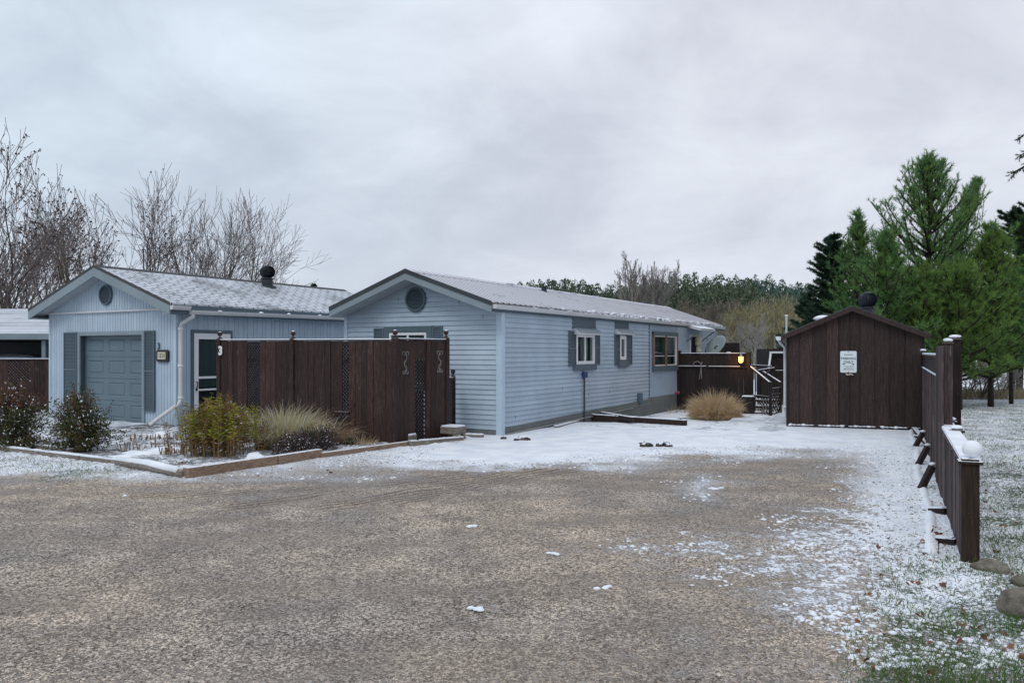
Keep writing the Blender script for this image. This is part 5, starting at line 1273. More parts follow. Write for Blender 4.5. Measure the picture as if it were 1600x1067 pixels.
# ------------------------------------------------------------------ neighbour's carport, fence and car
nb_ = thing('neighbour_carport', 'low neighbouring carport with white snow-covered roof and dark open front', 'carport', (-15.5,23.5,0), 0)
nx0, nx1, ny, nr = -21.0, -11.2, 22.6, 26.2
ze = lz(521,22.6); zr = lz(482.5,26.2)
m = MB(); m.add([(nx0,ny,ze),(nx1,ny,ze),(nx1,nr,zr),(nx0,nr,zr),(nx0,ny,ze-.03),(nx1,ny,ze-.03),(nx1,nr,zr-.03),(nx0,nr,zr-.03),(nx0,29.8,ze),(nx1,29.8,ze)],[(0,1,2,3),(7,6,5,4),(0,4,5,1),(1,5,6,2),(3,2,9,8)]); m.build('roof', M['shingle_snowy'], nb_, world=True)
m = MB(); m.box(nx0,nx1,ny-.03,ny,ze-.17,ze-.01); m.build('fascia', M['fascia'], nb_, world=True)
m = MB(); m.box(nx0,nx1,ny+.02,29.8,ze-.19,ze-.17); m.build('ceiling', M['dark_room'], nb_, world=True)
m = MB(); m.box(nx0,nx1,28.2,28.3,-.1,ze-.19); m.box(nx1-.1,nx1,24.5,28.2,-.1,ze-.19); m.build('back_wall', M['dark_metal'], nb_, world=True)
m = MB(); m.box(-17.2,-15.9,28.12,28.19,1.2,2.0); m.build('window', M['curtain_dim'], nb_, world=True)
for x in (-17.6,-15.4,-13.35): m = MB(); m.box(x,x+.11,ny+.1,ny+.21,-.1,ze-.19); m.build('post', M['fascia' if x > -14 else 'dark_metal'], nb_, world=True)
nf = thing('neighbour_fence', 'dark board fence with a square lattice window in front of the neighbouring carport', 'fence', (-13.5,21.5,0), 0)
Pn = line_P((-19.5,21.6,0),(1,0,0),(0,-1,0)); nu = lambda px: (px-800)/F*21.6+19.5; nt_ = lz(562.5,21.6)
u0_, u1_ = nu(13), nu(46)
m = MB(); boards(m, Pn, 0, u0_, 0, nt_, .14); boards(m, Pn, u1_, nu(96), 0, nt_, .14); boards(m, Pn, u0_, u1_, 0, lz(607,21.6), .14); m.build('boards', M['wood_worn'], nf, world=True)
m = MB(); lattice(m, Pn, u0_, u1_, lz(607,21.6), nt_-.03, .06, .03, .01, 0); pbox(m, Pn, u0_, u1_, lz(607,21.6), nt_-.1, -.03,-.02); m.build('lattice_panel', M['wood_dark'], nf, world=True)
m = MB(); pbox(m, Pn, 0, nu(96), nt_, nt_+.03, -.03, .04); o_ = m.build('top_rail', M['wood_dark'], nf, world=True)
m = MB(); pbox(m, Pn, 0, nu(96), nt_+.032, nt_+.05, -.025, .035); m.build('snow_layer', M['snow'], o_, world=True)
# parked car: lofted body, glasshouse, wheels
car = thing('parked_car', 'pale blue car with frosted roof parked under the carport behind the fence', 'car', (-15.4,24.6,0), 0)
def loft(mb, secs, cx, cy):
    n = len(secs[0][1]); vs = []; fs = []
    for x, pr in secs: vs += [(cx+x,cy+y,z) for (y,z) in pr]
    for i in range(len(secs)-1):
        for k in range(n): fs.append((i*n+k,i*n+(k+1)%n,(i+1)*n+(k+1)%n,(i+1)*n+k))
    fs += [tuple(range(n)), tuple((len(secs)-1)*n+k for k in range(n-1,-1,-1))]
    return mb.add(vs, fs)
def sec(zb, zt2, w_, wt): return [(-w_,zb),(-w_-.03,(zb+zt2)/2),(-wt,zt2-.05),(-wt+.1,zt2),(wt-.1,zt2),(wt,zt2-.05),(w_+.03,(zb+zt2)/2),(w_,zb)]
m = MB(); loft(m, [(-2.25,sec(.35,.70,.70,.66)),(-2.1,sec(.25,.84,.84,.8)),(-1.3,sec(.22,.96,.88,.84)),(0,sec(.2,1.0,.9,.86)),(1.3,sec(.22,.99,.88,.84)),(2.1,sec(.25,.92,.84,.8)),(2.3,sec(.35,.78,.74,.7))], -15.4, 24.6); cb_ = m.build('body', M['car_paint'], car, world=True, smooth=False)
m = MB(); loft(m, [(-1.15,[(-.8,.95),(-.78,.97),(.78,.97),(.8,.95)]),(-.45,[(-.78,.95),(-.62,1.44),(.62,1.44),(.78,.95)]),(.9,[(-.78,.95),(-.62,1.46),(.62,1.46),(.78,.95)]),(1.9,[(-.78,.95),(-.7,1.0),(.7,1.0),(.78,.95)])], -15.4, 24.6); m.build('windows', M['dark_room'], car, world=True)
m = MB(); loft(m, [(-.62,sec(1.40,1.42,.66,.62)),(-.3,sec(1.43,1.535,.66,.62)),(.3,sec(1.45,1.59,.66,.62)),(.9,sec(1.44,1.56,.66,.62)),(1.25,sec(1.36,1.40,.66,.62))], -15.4, 24.6); m.build('roof', M['car_paint'], car, world=True)
for x in (-1.4,1.4):
    for y in (-.82,.82):
        m = MB(); m.tube([(-15.4+x,24.6+y-.1,.32),(-15.4+x,24.6+y+.1,.32)], .32, 20); wv = m.build('wheel', M['rubber'], car, world=True)
        m = MB(); m.tube([(-15.4+x,24.6+y-.11,.32),(-15.4+x,24.6+y+.11,.32)], .19, 16); m.build('rim', M['gutter'], wv, world=True)
# ------------------------------------------------------------------ planting
def rvec(): return Vector((random.gauss(0,1),random.gauss(0,1),random.gauss(0,1))).normalized()
def leaf(mb, p, d, L, w_):
    d = d.normalized(); r = d.cross(rvec()); 
    if r.length < .05: r = d.orthogonal()
    r = r.normalized()*w_/2
    mb.add([p-r*.3, p+d*L*.5-r, p+d*L, p+d*L*.5+r], [(0,1,2,3)])
def blade(mb, p, d, L, w_, droop=.3, n=4):
    d = Vector(d).normalized(); s_ = d.cross(Vector((0,0,1)))
    s_ = (s_.normalized() if s_.length > .05 else Vector((1,0,0)))
    s_ = (Matrix.Rotation(U(0,6.28),3,d) @ s_)*w_/2
    vs = []; q_ = Vector(p); dd2 = Vector(d)
    for i in range(n+1):
        k = 1-(i/n)**2*.9
        vs += [q_-s_*k, q_+s_*k]
        q_ = q_+dd2*L/n; dd2 = (dd2+Vector((d.x*droop/n,d.y*droop/n,-droop/n*(1+i*.6)))).normalized()
    mb.add(vs, [(2*i,2*i+1,2*i+3,2*i+2) for i in range(n)])
def shrub(label, px, py, rx, h, seed, rust, n=9500):
    random.seed(seed); p = G(px, py); t = thing('shrub', label, 'shrub', p, 0, 'evergreen shrubs in the front bed')
    st_, lf_, rs_ = MB(), MB(), MB()
    tips = []
    for i in range(120):
        a = U(0,6.28); el = U(.0,1.0); R_ = rx*U(.55,1.08); e = Vector((p.x+math.cos(a)*R_*math.cos(el*1.45), p.y+math.sin(a)*R_*.85*math.cos(el*1.45), h*math.sin(el*1.5)*U(.72,1.10)+.08))
        b0_ = Vector((p.x+U(-.12,.12),p.y+U(-.1,.1),0)); mid_ = b0_.lerp(e,.5)+Vector((0,0,.08))
        st_.tube([b0_,mid_,e], [.010,.007,.003], 4, False); tips.append((b0_,mid_,e))
    for i in range(n):
        b0_,mid_,e = random.choice(tips); k = U(.2,1.04); q_ = mid_.lerp(e,k*2-1) if k > .5 else b0_.lerp(mid_,k*2)
        q_ = q_+Vector((random.gauss(0,.045),random.gauss(0,.045),random.gauss(0,.035)))
        top = (q_.z/h > .72 and random.random() < rust) or random.random() < .06
        leaf(rs_ if top else lf_, q_, (rvec()+Vector((0,0,.5))), U(.035,.06), U(.014,.024))
    st_.build('stem', M['bark'], t, world=True); lf_.build('foliage', M['shrub'], t, world=True); rs_.build('rusty_foliage', M['shrub_rust'], t, world=True)
    return t
shrub('rounded evergreen shrub with rust-red top in front of the dark lattice fence', 24, 703, .66, 1.0, 1, .65)
shrub('loose green shrub with red-tipped twigs in front of the grey garage door', 126, 708, .66, .92, 2, .30)
shrub('low spreading shrub at the very edge of the yard, partly out of view', -62, 700, .5, .75, 7, .4, 2500)
# tall yellow-green perennials
random.seed(12)
pc_ = G(332,716); ph = thing('tall_perennials', 'clump of tall yellow-green leafy stems turning brown in front of the side door', 'plant', pc_)
stm, gl, bl = MB(), MB(), MB()
for i in range(190):
    x = pc_.x+.02+random.gauss(0,.27); y = pc_.y+.1+random.gauss(0,.18); hh_ = U(.5,1.02)*(1-.35*abs(x-pc_.x)**1.5)*(.9+.22*mno.noise(Vector((x*4,y*4,0)))); lean = Vector((U(-.14,.14)+.12*(x-pc_.x),U(-.12,.12),1)).normalized()
    p0 = Vector((x,y,.0)); top_ = p0+lean*hh_; stm.tube([p0,p0.lerp(top_,.5)+Vector((U(-.01,.01),0,0)),top_], [.005,.0045,.003], 4, False)
    green = random.random() < .58
    z = .22 if green else .12
    while z < hh_:
        q_ = p0+lean*z
        for k in range(3):
            a = U(0,6.28); dn = U(-.3,.8); leaf(gl if (green and z > .3) else bl, q_, Vector((math.cos(a),math.sin(a),dn)), U(.05,.11), U(.010,.018))
        z += .032
    for k in range(6): leaf(bl, top_+Vector((U(-.02,.02),U(-.02,.02),U(-.03,.05))), rvec(), .03, .014)
stm.build('stem', M['stem'], ph, world=True); gl.build('foliage', M['phlox'], ph, world=True); bl.build('brown_foliage', M['phlox_brown'], ph, world=True)
# ornamental grasses
def grass_clump(name, label, px, py, rx, ry, h, n, m, seed, droop=.8, wd=.006, out=.5, z=0, cat='grass'):
    random.seed(seed); p = G(px, py, z); b = MB()
    for i in range(n):
        a = U(0,6.28); r = math.sqrt(U(0,1)); q_ = Vector((p.x+math.cos(a)*r*rx*(.55 if m != 'straw' else .85), p.y+math.sin(a)*r*ry*(.55 if m != 'straw' else .85), z))
        d_ = Vector((math.cos(a)*r*out+U(-.22,.22), math.sin(a)*r*out+U(-.22,.22), 1))
        side_ = m == 'straw' and random.random() < .4
        if side_: d_ = Vector((math.cos(a)*U(.6,1.5), math.sin(a)*U(.6,1.5), 1))
        blade(b, q_, d_, h*U(.6,1.1)*(.62 if side_ else 1)*(1-.55*r**2.5*U(.5,1) if m == 'straw' else 1), wd*U(.7,1.4), droop*U(.3,1.3), 5)
    o = b.build(name, M[m], world=True); return tag(o, label, cat)
grass_clump('ornamental_grass', 'pale seed-headed ornamental grass clump before the brown board fence', 446, 702, .74, .45, .80, 2600, 'reed', 3, 1.1, .008, .5)
grass_clump('ornamental_grass', 'taller arching dry grass at the right end of the pale clump', 508, 697, .5, .3, .80, 620, 'reed_brown', 4, 1.5, .007, .8)
grass_clump('ornamental_grass', 'small straw yellow tuft of grass near the fence corner post', 563, 697, .30, .25, .30, 260, 'straw', 5, .6, .006, .7)
grass_clump('ornamental_grass', 'big rounded straw-coloured grass mound in front of the dark deck fence', 1117, 654, .66, .5, .86, 4600, 'straw', 6, 1.1, .011, .35, -.15)
random.seed(14)
def low_bush(label, px, py, rx, ry, h, n, m, seed):
    random.seed(seed); p = G(px,py); t = thing('low_bush', label, 'bush', p); st_, lf_ = MB(), MB()
    for i in range(60):
        a = U(0,6.28); e = Vector((p.x+math.cos(a)*rx*U(.3,1), p.y+math.sin(a)*ry*U(.3,1), h*U(.5,1.05))); st_.tube([(p.x+U(-.1,.1)*rx*3,p.y,0), e], [.006,.003], 4, False)
    for i in range(n):
        v = rvec(); k = U(.4,1)**.5; q_ = Vector((p.x+v.x*rx*k, p.y+v.y*ry*k, abs(v.z)*h*k*U(.75,1.1)+.02)); leaf(lf_, q_, rvec()+Vector((0,0,.6)), U(.025,.05), U(.008,.016))
    st_.build('stem', M['bark'], t, world=True); lf_.build('foliage', M[m], t, world=True)
low_bush('low dark purple-brown bush below the pale grass clump', 462, 711, .40, .28, .38, 3200, 'purple', 1)
low_bush('dark brown bush with a lighter top at the right foot of the pale grass', 505, 706, .26, .24, .46, 1500, 'purple', 5)
low_bush('small dark green bush squeezed between the purple bushes', 481, 708, .14, .14, .42, 700, 'dark_leaf', 2)
low_bush('tiny green tuft beside the straw yellow grass', 548, 698, .13, .1, .15, 300, 'dark_leaf', 3)
low_bush('sparse wispy shrub in front of the fence at its left lattice strip', 405, 706, .22, .2, .55, 700, 'phlox_brown', 4)
# cut stalks, stubble rows and snowy lumps in the bed
random.seed(15)
for i, (px, py, n, h, lb) in enumerate(((245,690,60,.14,'row of cut brown stubble at the back of the garden bed'),(205,706,14,.16,'few cut stalks standing in snow nearest the loose shrub'),(252,704,10,.2,'thin broken stalks in the middle of the snowy bed'),(275,712,50,.17,'low tangle of dead brown stems beside the tall yellow-green clump'))):
    p = G(px,py); b = MB()
    for k in range(n):
        x = p.x+U(-.5,.5)*(1.0 if i == 0 else .45); y = p.y+U(-.15,.15); b.tube([(x,y,0),(x+U(-.04,.04),y+U(-.04,.04),h*U(.5,1.1))], [.010,.007], 5)
    tag(b.build('cut_stalks', M['reed_brown'], world=True), lb, 'plant')
for i, (px, py, rx, ry, rz, lb) in enumerate(((225,712,.34,.16,.07,'broad flat snow mound at the front of the bed'),(262,709,.26,.16,.09,'rounded snow mound beside the tall yellow-green clump'),(195,716,.25,.1,.05,'thin snow mound near the loose shrub'),(258,684,.22,.14,.12,'snow-covered heap under the mouth of the downspout'),(398,719,.17,.11,.10,'snow-dusted grey rock in front of the pale grass'),(55,690,.28,.2,.20,'white snowy low bush between the two rust-tipped shrubs'),(585,692,.25,.14,.05,'small drift at the fence foot beside the yellow tuft'),(430,694,.3,.2,.12,'snow heap behind the pale grass clump'))):
    b = MB(); p = G(px,py); b.rock((0,0,rz*.15), rx, ry, rz, i+20, 3, .5); o = b.build('snow_mound', M['snow'], smooth=True); o.location = p; tag(o, lb, 'snow mound')

# ------------------------------------------------------------------ trees
def grow(tk_, tw, p, d, L, r, depth, up=.10, spread=.55, tips=None, rmin=.009, kids=3):
    n = 5 if depth > 2 else 4 if depth > 1 else 3; pts = [p.copy()]; rs = [r]; dd2 = d.copy()
    for i in range(n):
        dd2 = (dd2+rvec()*.13+Vector((0,0,up))).normalized(); pts.append(pts[-1]+dd2*L/n); rs.append(max(rmin, r*(1-.45*(i+1)/n)))
    (tk_ if depth >= 3 else tw).tube(pts, rs, 6 if depth >= 3 else 3, False)
    if depth == 0:
        if tips is not None: tips.append(pts[-1])
        return
    for i in range(1 if depth < 3 else 2, n+1):
        c = kids if i == n else (1 if random.random() < .8 else 0)
        if depth <= 2 and i < n: c = random.choice((1,1,1,0,1))
        for k in range(c):
            ax = dd2.cross(rvec()).normalized(); ang = U(.55,1.25)*spread*(1.0 if i < n else .6)
            nd = (Matrix.Rotation(ang,3,ax) @ dd2).normalized()
            grow(tk_, tw, pts[i], nd, L*U(.45,.72), max(rmin, rs[i]*.62), depth-1, up, spread, tips, rmin, kids)
def bare_tree(label, px, Y, h, seed, stems=4, depth=4, lean=(0,0), buds=True, bark='bark', twig='twig', sp=.5, wide=.55, rmin=.012, base=0.0, group='bare trees behind the garage', r0=.11, name='bare_tree'):
    random.seed(seed); p = Vector(((px-800)/F*Y, Y, base)); t = thing(name, label, 'tree', p, 0, group); tk_, tw, bd = MB(), MB(), MB(); tips = []
    for k in range(stems):
        a = 2*PI*k/max(stems,1)+U(-.5,.5); d_ = Vector((math.cos(a)*wide*U(.5,1)+lean[0], math.sin(a)*wide*U(.5,1)+lean[1], 1)).normalized() if stems > 1 else Vector((lean[0],lean[1],1)).normalized()
        grow(tk_, tw, p+Vector((U(-.1,.1),U(-.1,.1),-.1)), d_, h*.40*U(.85,1.1), r0*U(.7,1), depth, .055, sp+.12, tips, rmin*.66, 2)
    # keep the crown inside the tree's real height
    zz_ = sorted(v[2] for v in tw.v); zmax = zz_[int(len(zz_)*.985)] - base; k_ = h*.96/zmax
    sc_ = lambda v: (p.x+(v[0]-p.x)*k_, p.y+(v[1]-p.y)*k_, base+(v[2]-base)*k_)
    tk_.v = [sc_(v) for v in tk_.v]; tw.v = [sc_(v) for v in tw.v]
    tk_.build('trunk', M[bark], t, world=True, smooth=True)
    c_ = tw.build('crown', M[twig], t, world=True)
    if buds:
        for q_ in random.sample(tips, min(len(tips), 260)):
            q_ = Vector(sc_(q_))
            for j in range(3): leaf(bd, q_+rvec()*.05, rvec(), U(.07,.14), U(.05,.10))
        bd.build('leaves', M['bud'], c_, world=True)
    return t
def ht(py, Y): return lz(py, Y)
bare_tree('tall thin bare tree at the outer edge, its crown rising behind the carport', -20, 30, ht(205,30), 31, 3, 4, (.05,0))
bare_tree('leaning bare tree with mossy double trunk behind the garage roof corner', 135, 33, ht(285,33), 32, 2, 4, (-.40,0), True, 'bark_moss', sp=.55, r0=.16)
bare_tree('spreading bare tree with dark leaf tufts directly behind the garage gable', 178, 36, ht(262,36), 33, 4, 4, (.02,0), wide=.5)
bare_tree('rounded bare tree over the middle of the garage roof', 292, 38, ht(300,38), 34, 4, 4, (.08,0), False, wide=.5, rmin=.011)
bare_tree('bushy bare tree next to the garage roof ventilator', 345, 37, ht(312,37), 35, 5, 4, (.0,0), False, wide=.62, rmin=.010)
bare_tree('slim bare tree between the carport roof and the mossy trunk', 52, 42, ht(340,42), 36, 2, 4, (0,0), False, rmin=.013)
bare_tree('dark straight bare tree standing right above the carport ridge', 28, 39, ht(305,39), 37, 3, 4, (.0,0), True)
bare_tree('small bare tree at the foot of the outer edge tree', 5, 46, ht(350,46), 39, 4, 4, (0,0), False, rmin=.015)
# conifers
def needles(mb, p, d, L, n, w_, ang=.6, ln=.5):
    d = d.normalized(); a_ = d.orthogonal().normalized(); b_ = d.cross(a_)
    for i in range(n):
        t_ = U(0,1); q_ = p+d*L*t_; th = U(0,6.28); k = U(.4,1)*ang
        e = (d*(1-k*.4)+(a_*math.cos(th)+b_*math.sin(th))*k).normalized()*ln*U(.7,1.1)
        s_ = e.cross(rvec()); s_ = s_.normalized()*w_/2 if s_.length > 1e-4 else a_*w_/2
        mb.tri(q_-s_, q_+s_, q_+e)
def pine(label, px, Y, h, wid, seed, m='pine', base=0.0, low=1.6, dens=1.0, nl=.16, name='pine_tree', group=None, shoots=True, lean=0, shape=.75):
    random.seed(seed); p = Vector(((px-800)/F*Y, Y, base)); t = thing(name, label, 'tree', p, 0, group); tr_, br, cr = MB(), MB(), MB()
    H_ = h-base; tr_.tube([p+Vector((lean*(i/8)**2, 0, H_*.97*i/8)) for i in range(9)], [.12*H_/8*(1-i/8.6)+.012 for i in range(9)], 8)
    z = low; whorl = .42
    while z < H_*.99:
        f_ = (z-low)/(H_-low); R_ = wid*((1-f_)**shape)*(.55+.45*min(1,f_*4+.3))
        nb2 = random.choice((5,6,7)) if f_ < .9 else 4
        a0 = U(0,6.28)
        for k in range(nb2):
            a = a0+2*PI*k/nb2+U(-.3,.3); Lb_ = R_*U(.6,1.12)
            if Lb_ < .12: Lb_ = .15
            q_ = p+Vector((lean*f_*f_,0,z+U(-.12,.12))); d_ = Vector((math.cos(a),math.sin(a),.22+.8*f_*f_)).normalized(); pts = [q_.copy()]; ns = 6
            for i in range(ns):
                d_ = (d_+Vector((0,0,.055+.12*f_))+rvec()*.06).normalized(); pts.append(pts[-1]+d_*Lb_/ns)
            br.tube(pts, [.028*(1-i/(ns+.5))*(Lb_/2+.3)+.005 for i in range(ns+1)], 4, False)
            for i in range(1, ns+1):
                c = int(round((3.0 if i < ns else 4)*dens*(.6+Lb_/2.2)))
                for j in range(c):
                    side = rvec(); side.z = abs(side.z)*.5+.1; sd2 = (pts[i]-pts[i-1]).normalized()*.6+side*.9+Vector((0,0,.25 if shoots else 0)); sl_ = U(.18,.42)*(.7+.3*(1-f_))
                    s0 = pts[i-1].lerp(pts[i],U(0,1)); s1 = s0+sd2.normalized()*sl_
                    br.tube([s0,s1],[.008,.004],3,False); needles(cr, s0.lerp(s1,.35), s1-s0, sl_*.65, 15, .017, .8, nl)
        z += whorl*U(.8,1.15)*(1-.45*f_)
    if shoots:
        for k in range(34):
            f_ = U(.5,1.0); a = U(0,6.28); R_ = wid*((1-f_)**shape)*U(.3,.95); q_ = p+Vector((math.cos(a)*R_+lean*f_*f_, math.sin(a)*R_, low+(H_-low)*f_*.93))
            L2 = U(.5,.9); e = q_+Vector((U(-.12,.12),U(-.1,.1),L2)); br.tube([q_,e],[.014,.006],4,False); needles(cr, q_, e-q_, L2, 46, .014, .5, .09)
            for j in range(3):
                b2 = e-Vector((0,0,U(.02,.3))); e2 = b2+Vector((U(-.2,.2),U(-.2,.2),U(.12,.22))); br.tube([b2,e2],[.007,.004],3,False); needles(cr,b2,e2-b2,(e2-b2).length,14,.013,.5,.08)
    tr_.build('trunk', M['bark_dark'], t, world=True, smooth=True); br.build('branch', M['bark_dark'], t, world=True); cr.build('crown', M[m], t, world=True)
    return t
pine('big young white pine with upright bare-tipped shoots towering over the shed', 1452, 26, ht(250,26), 4.7, 41, 'pine', low=1.0, dens=.9, shape=.82)
pine('slender pine leaning outward with dark candle shoots on the sky side of the big pine', 1475, 28.5, ht(285,28.5), 1.9, 42, 'pine', low=1.5, dens=.8, lean=1.25)
pine('yellow-green pine between the big pine and the dark cedars', 1548, 24, ht(362,24), 2.3, 43, 'pine_yellow', low=.9, dens=1.1, shoots=False)
pine('bright green bushy pine directly over the shed ventilator', 1385, 22.8, ht(385,24.5), 1.9, 44, 'pine', low=.6, dens=1.0, shape=.6)
pine('pale green pine with thin spire tops beside the dark spruce', 1340, 25.5, ht(342,25.5), 1.8, 45, 'pine', low=.8, dens=.7)
pine('low yellowish pine filling the gap behind the tall fence post', 1500, 23, ht(430,24), 2.1, 46, 'pine_yellow', low=.9, dens=1.1, shoots=False, shape=.55)
pine('blue-green low pine at the feet of the dark cedars', 1580, 25.5, ht(440,25.5), 2.1, 47, 'pine_blue', low=1.1, dens=1.0, shoots=False, shape=.5)
pine('low dark green pine hidden behind the shed roof peak', 1435, 23.4, ht(435,23.4), 2.2, 48, 'pine_yellow', low=.6, dens=1.1, shoots=False, shape=.5)
def spruce(label, px, Y, h, wid, seed, m='spruce', base=0.0, low=.5, dens=1.0, group=None, name='spruce_tree', droop=-.02, shape=.95, trunks=1):
    random.seed(seed); p = Vector(((px-800)/F*Y, Y, base)); t = thing(name, label, 'tree', p, 0, group); tr_, br, cr = MB(), MB(), MB(); H_ = h-base
    for k in range(trunks):
        o_ = Vector(((k-(trunks-1)/2)*.42, U(-.2,.2), 0)); tr_.tube([p+o_, p+o_*.3+Vector((0,0,H_*.6)), p+Vector((0,0,H_*.98))], [.14,.09,.012], 7)
    z = low
    while z < H_*.985:
        f_ = (z-low)/(H_-low); R_ = wid*((1-f_)**shape)+.05; nb2 = 6 if f_ < .8 else 4; a0 = U(0,6.28)
        for k in range(nb2):
            a = a0+2*PI*k/nb2+U(-.35,.35); Lb_ = R_*U(.65,1.15); d_ = Vector((math.cos(a),math.sin(a),droop+.5*f_)).normalized(); pts = [p+Vector((0,0,z+U(-.1,.1)))]; ns = 5
            for i in range(ns): d_ = (d_+Vector((0,0,.05))+rvec()*.05).normalized(); pts.append(pts[-1]+d_*Lb_/ns)
            br.tube(pts, [.02*(1-i/(ns+.6))+.004 for i in range(ns+1)], 4, False)
            sidev = d_.cross(Vector((0,0,1))).normalized()
            for i in range(1, ns+1):
                for sgn in (-1,1,0):
                    for j in range(max(1,int(2*dens))):
                        s0 = pts[i-1].lerp(pts[i],U(0,1)); e = (pts[i]-pts[i-1]).normalized()*.7+sidev*sgn*U(.5,.9)+Vector((0,0,U(-.15,.12))); sl_ = U(.18,.38)*(.4+.6*(1-i/ns*.5))*(.6+.25*R_)
                        needles(cr, s0, e.normalized()*sl_, sl_, int(16*dens), .022, .9, .07+.04*dens)
        z += .30*U(.85,1.15)*(1-.35*f_)
    tr_.build('trunk', M['bark_dark'], t, world=True, smooth=True); br.build('branch', M['bark_dark'], t, world=True); cr.build('crown', M[m], t, world=True)
    return t
spruce('dark pointed spruce between the wooded hill and the bright pines', 1302, 29, ht(366,29), 2.1, 51, dens=1.5, shape=.8)
spruce('small dark spruce touching the left eave of the shed', 1262, 31, ht(462,31), 1.3, 52, dens=1.2, shape=.7)
spruce('dense dark cedar group with several bare trunks at the right edge of the lawn', 1604, 33, ht(332,33), 2.2, 53, 'cedar', low=1.8, dens=2.0, shape=.30, name='cedar_tree', trunks=4)
spruce('second dark cedar filling the edge of the view beyond the trunks', 1645, 30, ht(315,30), 2.0, 54, 'cedar', low=2.0, dens=1.7, shape=.35, name='cedar_tree', trunks=2)
spruce('tiny dark spruce tip showing above the garage ridge', 491, 60, ht(444,60), 1.6, 55, dens=1.0, low=2.5)
# neighbouring conifer whose limb tips reach into view
random.seed(61); ep = Vector(((1720-800)/F*16, 16, 0)); et = thing('overhanging_conifer', 'old conifer beyond the edge, two dark bough tips hanging into the sky', 'tree', ep); tr_, br, cr = MB(), MB(), MB()
tr_.tube([ep, ep+Vector((0,0,8))], [.2,.07], 8)
for (px, py, sz) in ((1583,270,1.0),(1592,216,.6),(1590,246,.5)):
    e = W(px,py,16); b0_ = Vector((ep.x,16,e.z+.5)); pts = [b0_.lerp(e,i/8)+Vector((0,0,.15*math.sin(i/8*PI))) for i in range(9)]; br.tube(pts, [.05*(1-i/9)+.006 for i in range(9)], 5)
    for i in range(2,9):
        for k in range(int(9*sz)+2):
            s0 = pts[i-1].lerp(pts[i],U(0,1)); dd3 = (pts[i]-pts[i-1]).normalized()*.6+Vector((U(-.6,.6),U(-.7,.7),U(-.75,.35))); sl_ = U(.08,.20)*sz+.03
            br.tube([s0,s0+dd3.normalized()*sl_],[.007,.003],3,False); needles(cr, s0, dd3.normalized()*sl_, sl_, 20, .013, .9, .06)
tr_.build('trunk', M['bark_dark'], et, world=True); br.build('branch', M['bark_dark'], et, world=True); cr.build('crown', M['spruce'], et, world=True)

# ------------------------------------------------------------------ far woods on the rise
def h_at(x, y): return height(x, y)
def conifer_far(mb, x, y, z, h, w_, n=150):
    n = int(n*1.15); w_ = w_*1.2; h = h*random.choice((1,1,1.06,.92,.97))
    for i in range(n):
        f_ = U(0,1)**.8; a = U(0,6.28); R_ = w_*(1-f_)**.6*U(.3,1.05)+.15; q_ = Vector((x+math.cos(a)*R_, y+math.sin(a)*R_, z+h*(.12+.88*f_))); s_ = U(.35,.8)*(1.15-f_*.6)
        mb.tri(q_+Vector((U(-s_,s_),U(-s_,s_),U(-.2,.5)*s_)), q_+Vector((U(-s_,s_),U(-s_,s_),U(-.6,.2)*s_)), q_+Vector((U(-.4,.4)*s_,U(-.4,.4)*s_,s_*U(.6,1.5))))
    mb.tri((x-.1,y,z+h*.8),(x+.1,y,z+h*.8),(x,y,z+h*1.06))
def top_py(px):
    pts = [(760,452),(800,446),(850,438),(900,437),(960,447),(1010,436),(1060,432),(1120,434),(1180,432),(1235,440),(1300,446),(1500,452),(1700,450)]
    for (a,b),(c,d) in zip(pts, pts[1:]):
        if a <= px <= c: return b+(d-b)*(px-a)/(c-a)
    return 450
random.seed(71); fa, fb, wd_, wo = MB(), MB(), MB(), MB()
px = 770
while px < 2300:
    for row in range(4):
        Y = 128+row*22+U(-8,8); x = (px+U(-5,5)-800)/F*Y; z = h_at(x,Y)
        top = ht(top_py(px)+U(-3,6)+(3-row)*7, Y); hh_ = max(4, top-z)
        conifer_far(fb if px > 1175 else fa, x, Y, z, hh_, hh_*.17+.6, 230 if row > 1 else 200)
    px += U(5.5,9)*(1.0 if px < 1260 else 2.4 if px < 1700 else 3.4)
def twiggy(mb, x, y, z, h, w_, n=90, t=.06):
    for i in range(n):
        f_ = U(.15,1); a = U(0,6.28); r = w_*math.sin(min(1,f_*1.15)*PI*.9)*U(.1,1)+.1; q_ = Vector((x+math.cos(a)*r*.5, y+math.sin(a)*r*.5, z+h*(f_-.15))); e = Vector((x+math.cos(a)*r*1.1, y+math.sin(a)*r*1.1, z+h*min(1,f_+U(.02,.12))))
        s_ = Vector((U(-1,1),U(-1,1),0)).normalized()*t; mb.tri(q_-s_, q_+s_, e)
        for k in range(3):
            q2 = q_.lerp(e,U(.3,1)); e2 = q2+Vector((U(-1,1),U(-1,1),U(0,1.2)))*h*.055; mb.tri(q2-s_*.6,q2+s_*.6,e2)
    mb.tri((x-.12,y,z),(x+.12,y,z),(x,y,z+h*.7))
px = 790
while px < 2300:
    for row in range(4):
        Y = 62+row*16+U(-6,6); x = (px+U(-6,6)-800)/F*Y; z = h_at(x,Y)
        hh_ = ht([506,494,484,476][row]+U(-10,14), Y)-z
        if hh_ > 1.5: twiggy(wo if (px > 1130 and row < 2) else wd_, x, Y, z, hh_, hh_*.34, 130, .030+.012*row)
    px += U(7,12)*(1.0 if px < 1260 else 2.0)
tag(fa.build('conifer_forest', M['forest'], world=True), 'dark green conifer forest along the hilltop behind the house', 'forest', kind='stuff')
tag(fb.build('conifer_forest', M['forest_blue'], world=True), 'bluish conifer forest on the farther part of the hilltop', 'forest', kind='stuff')
tag(wd_.build('bare_woods', M['woods'], world=True), 'brown-grey leafless woodland below the conifers', 'woodland', kind='stuff')
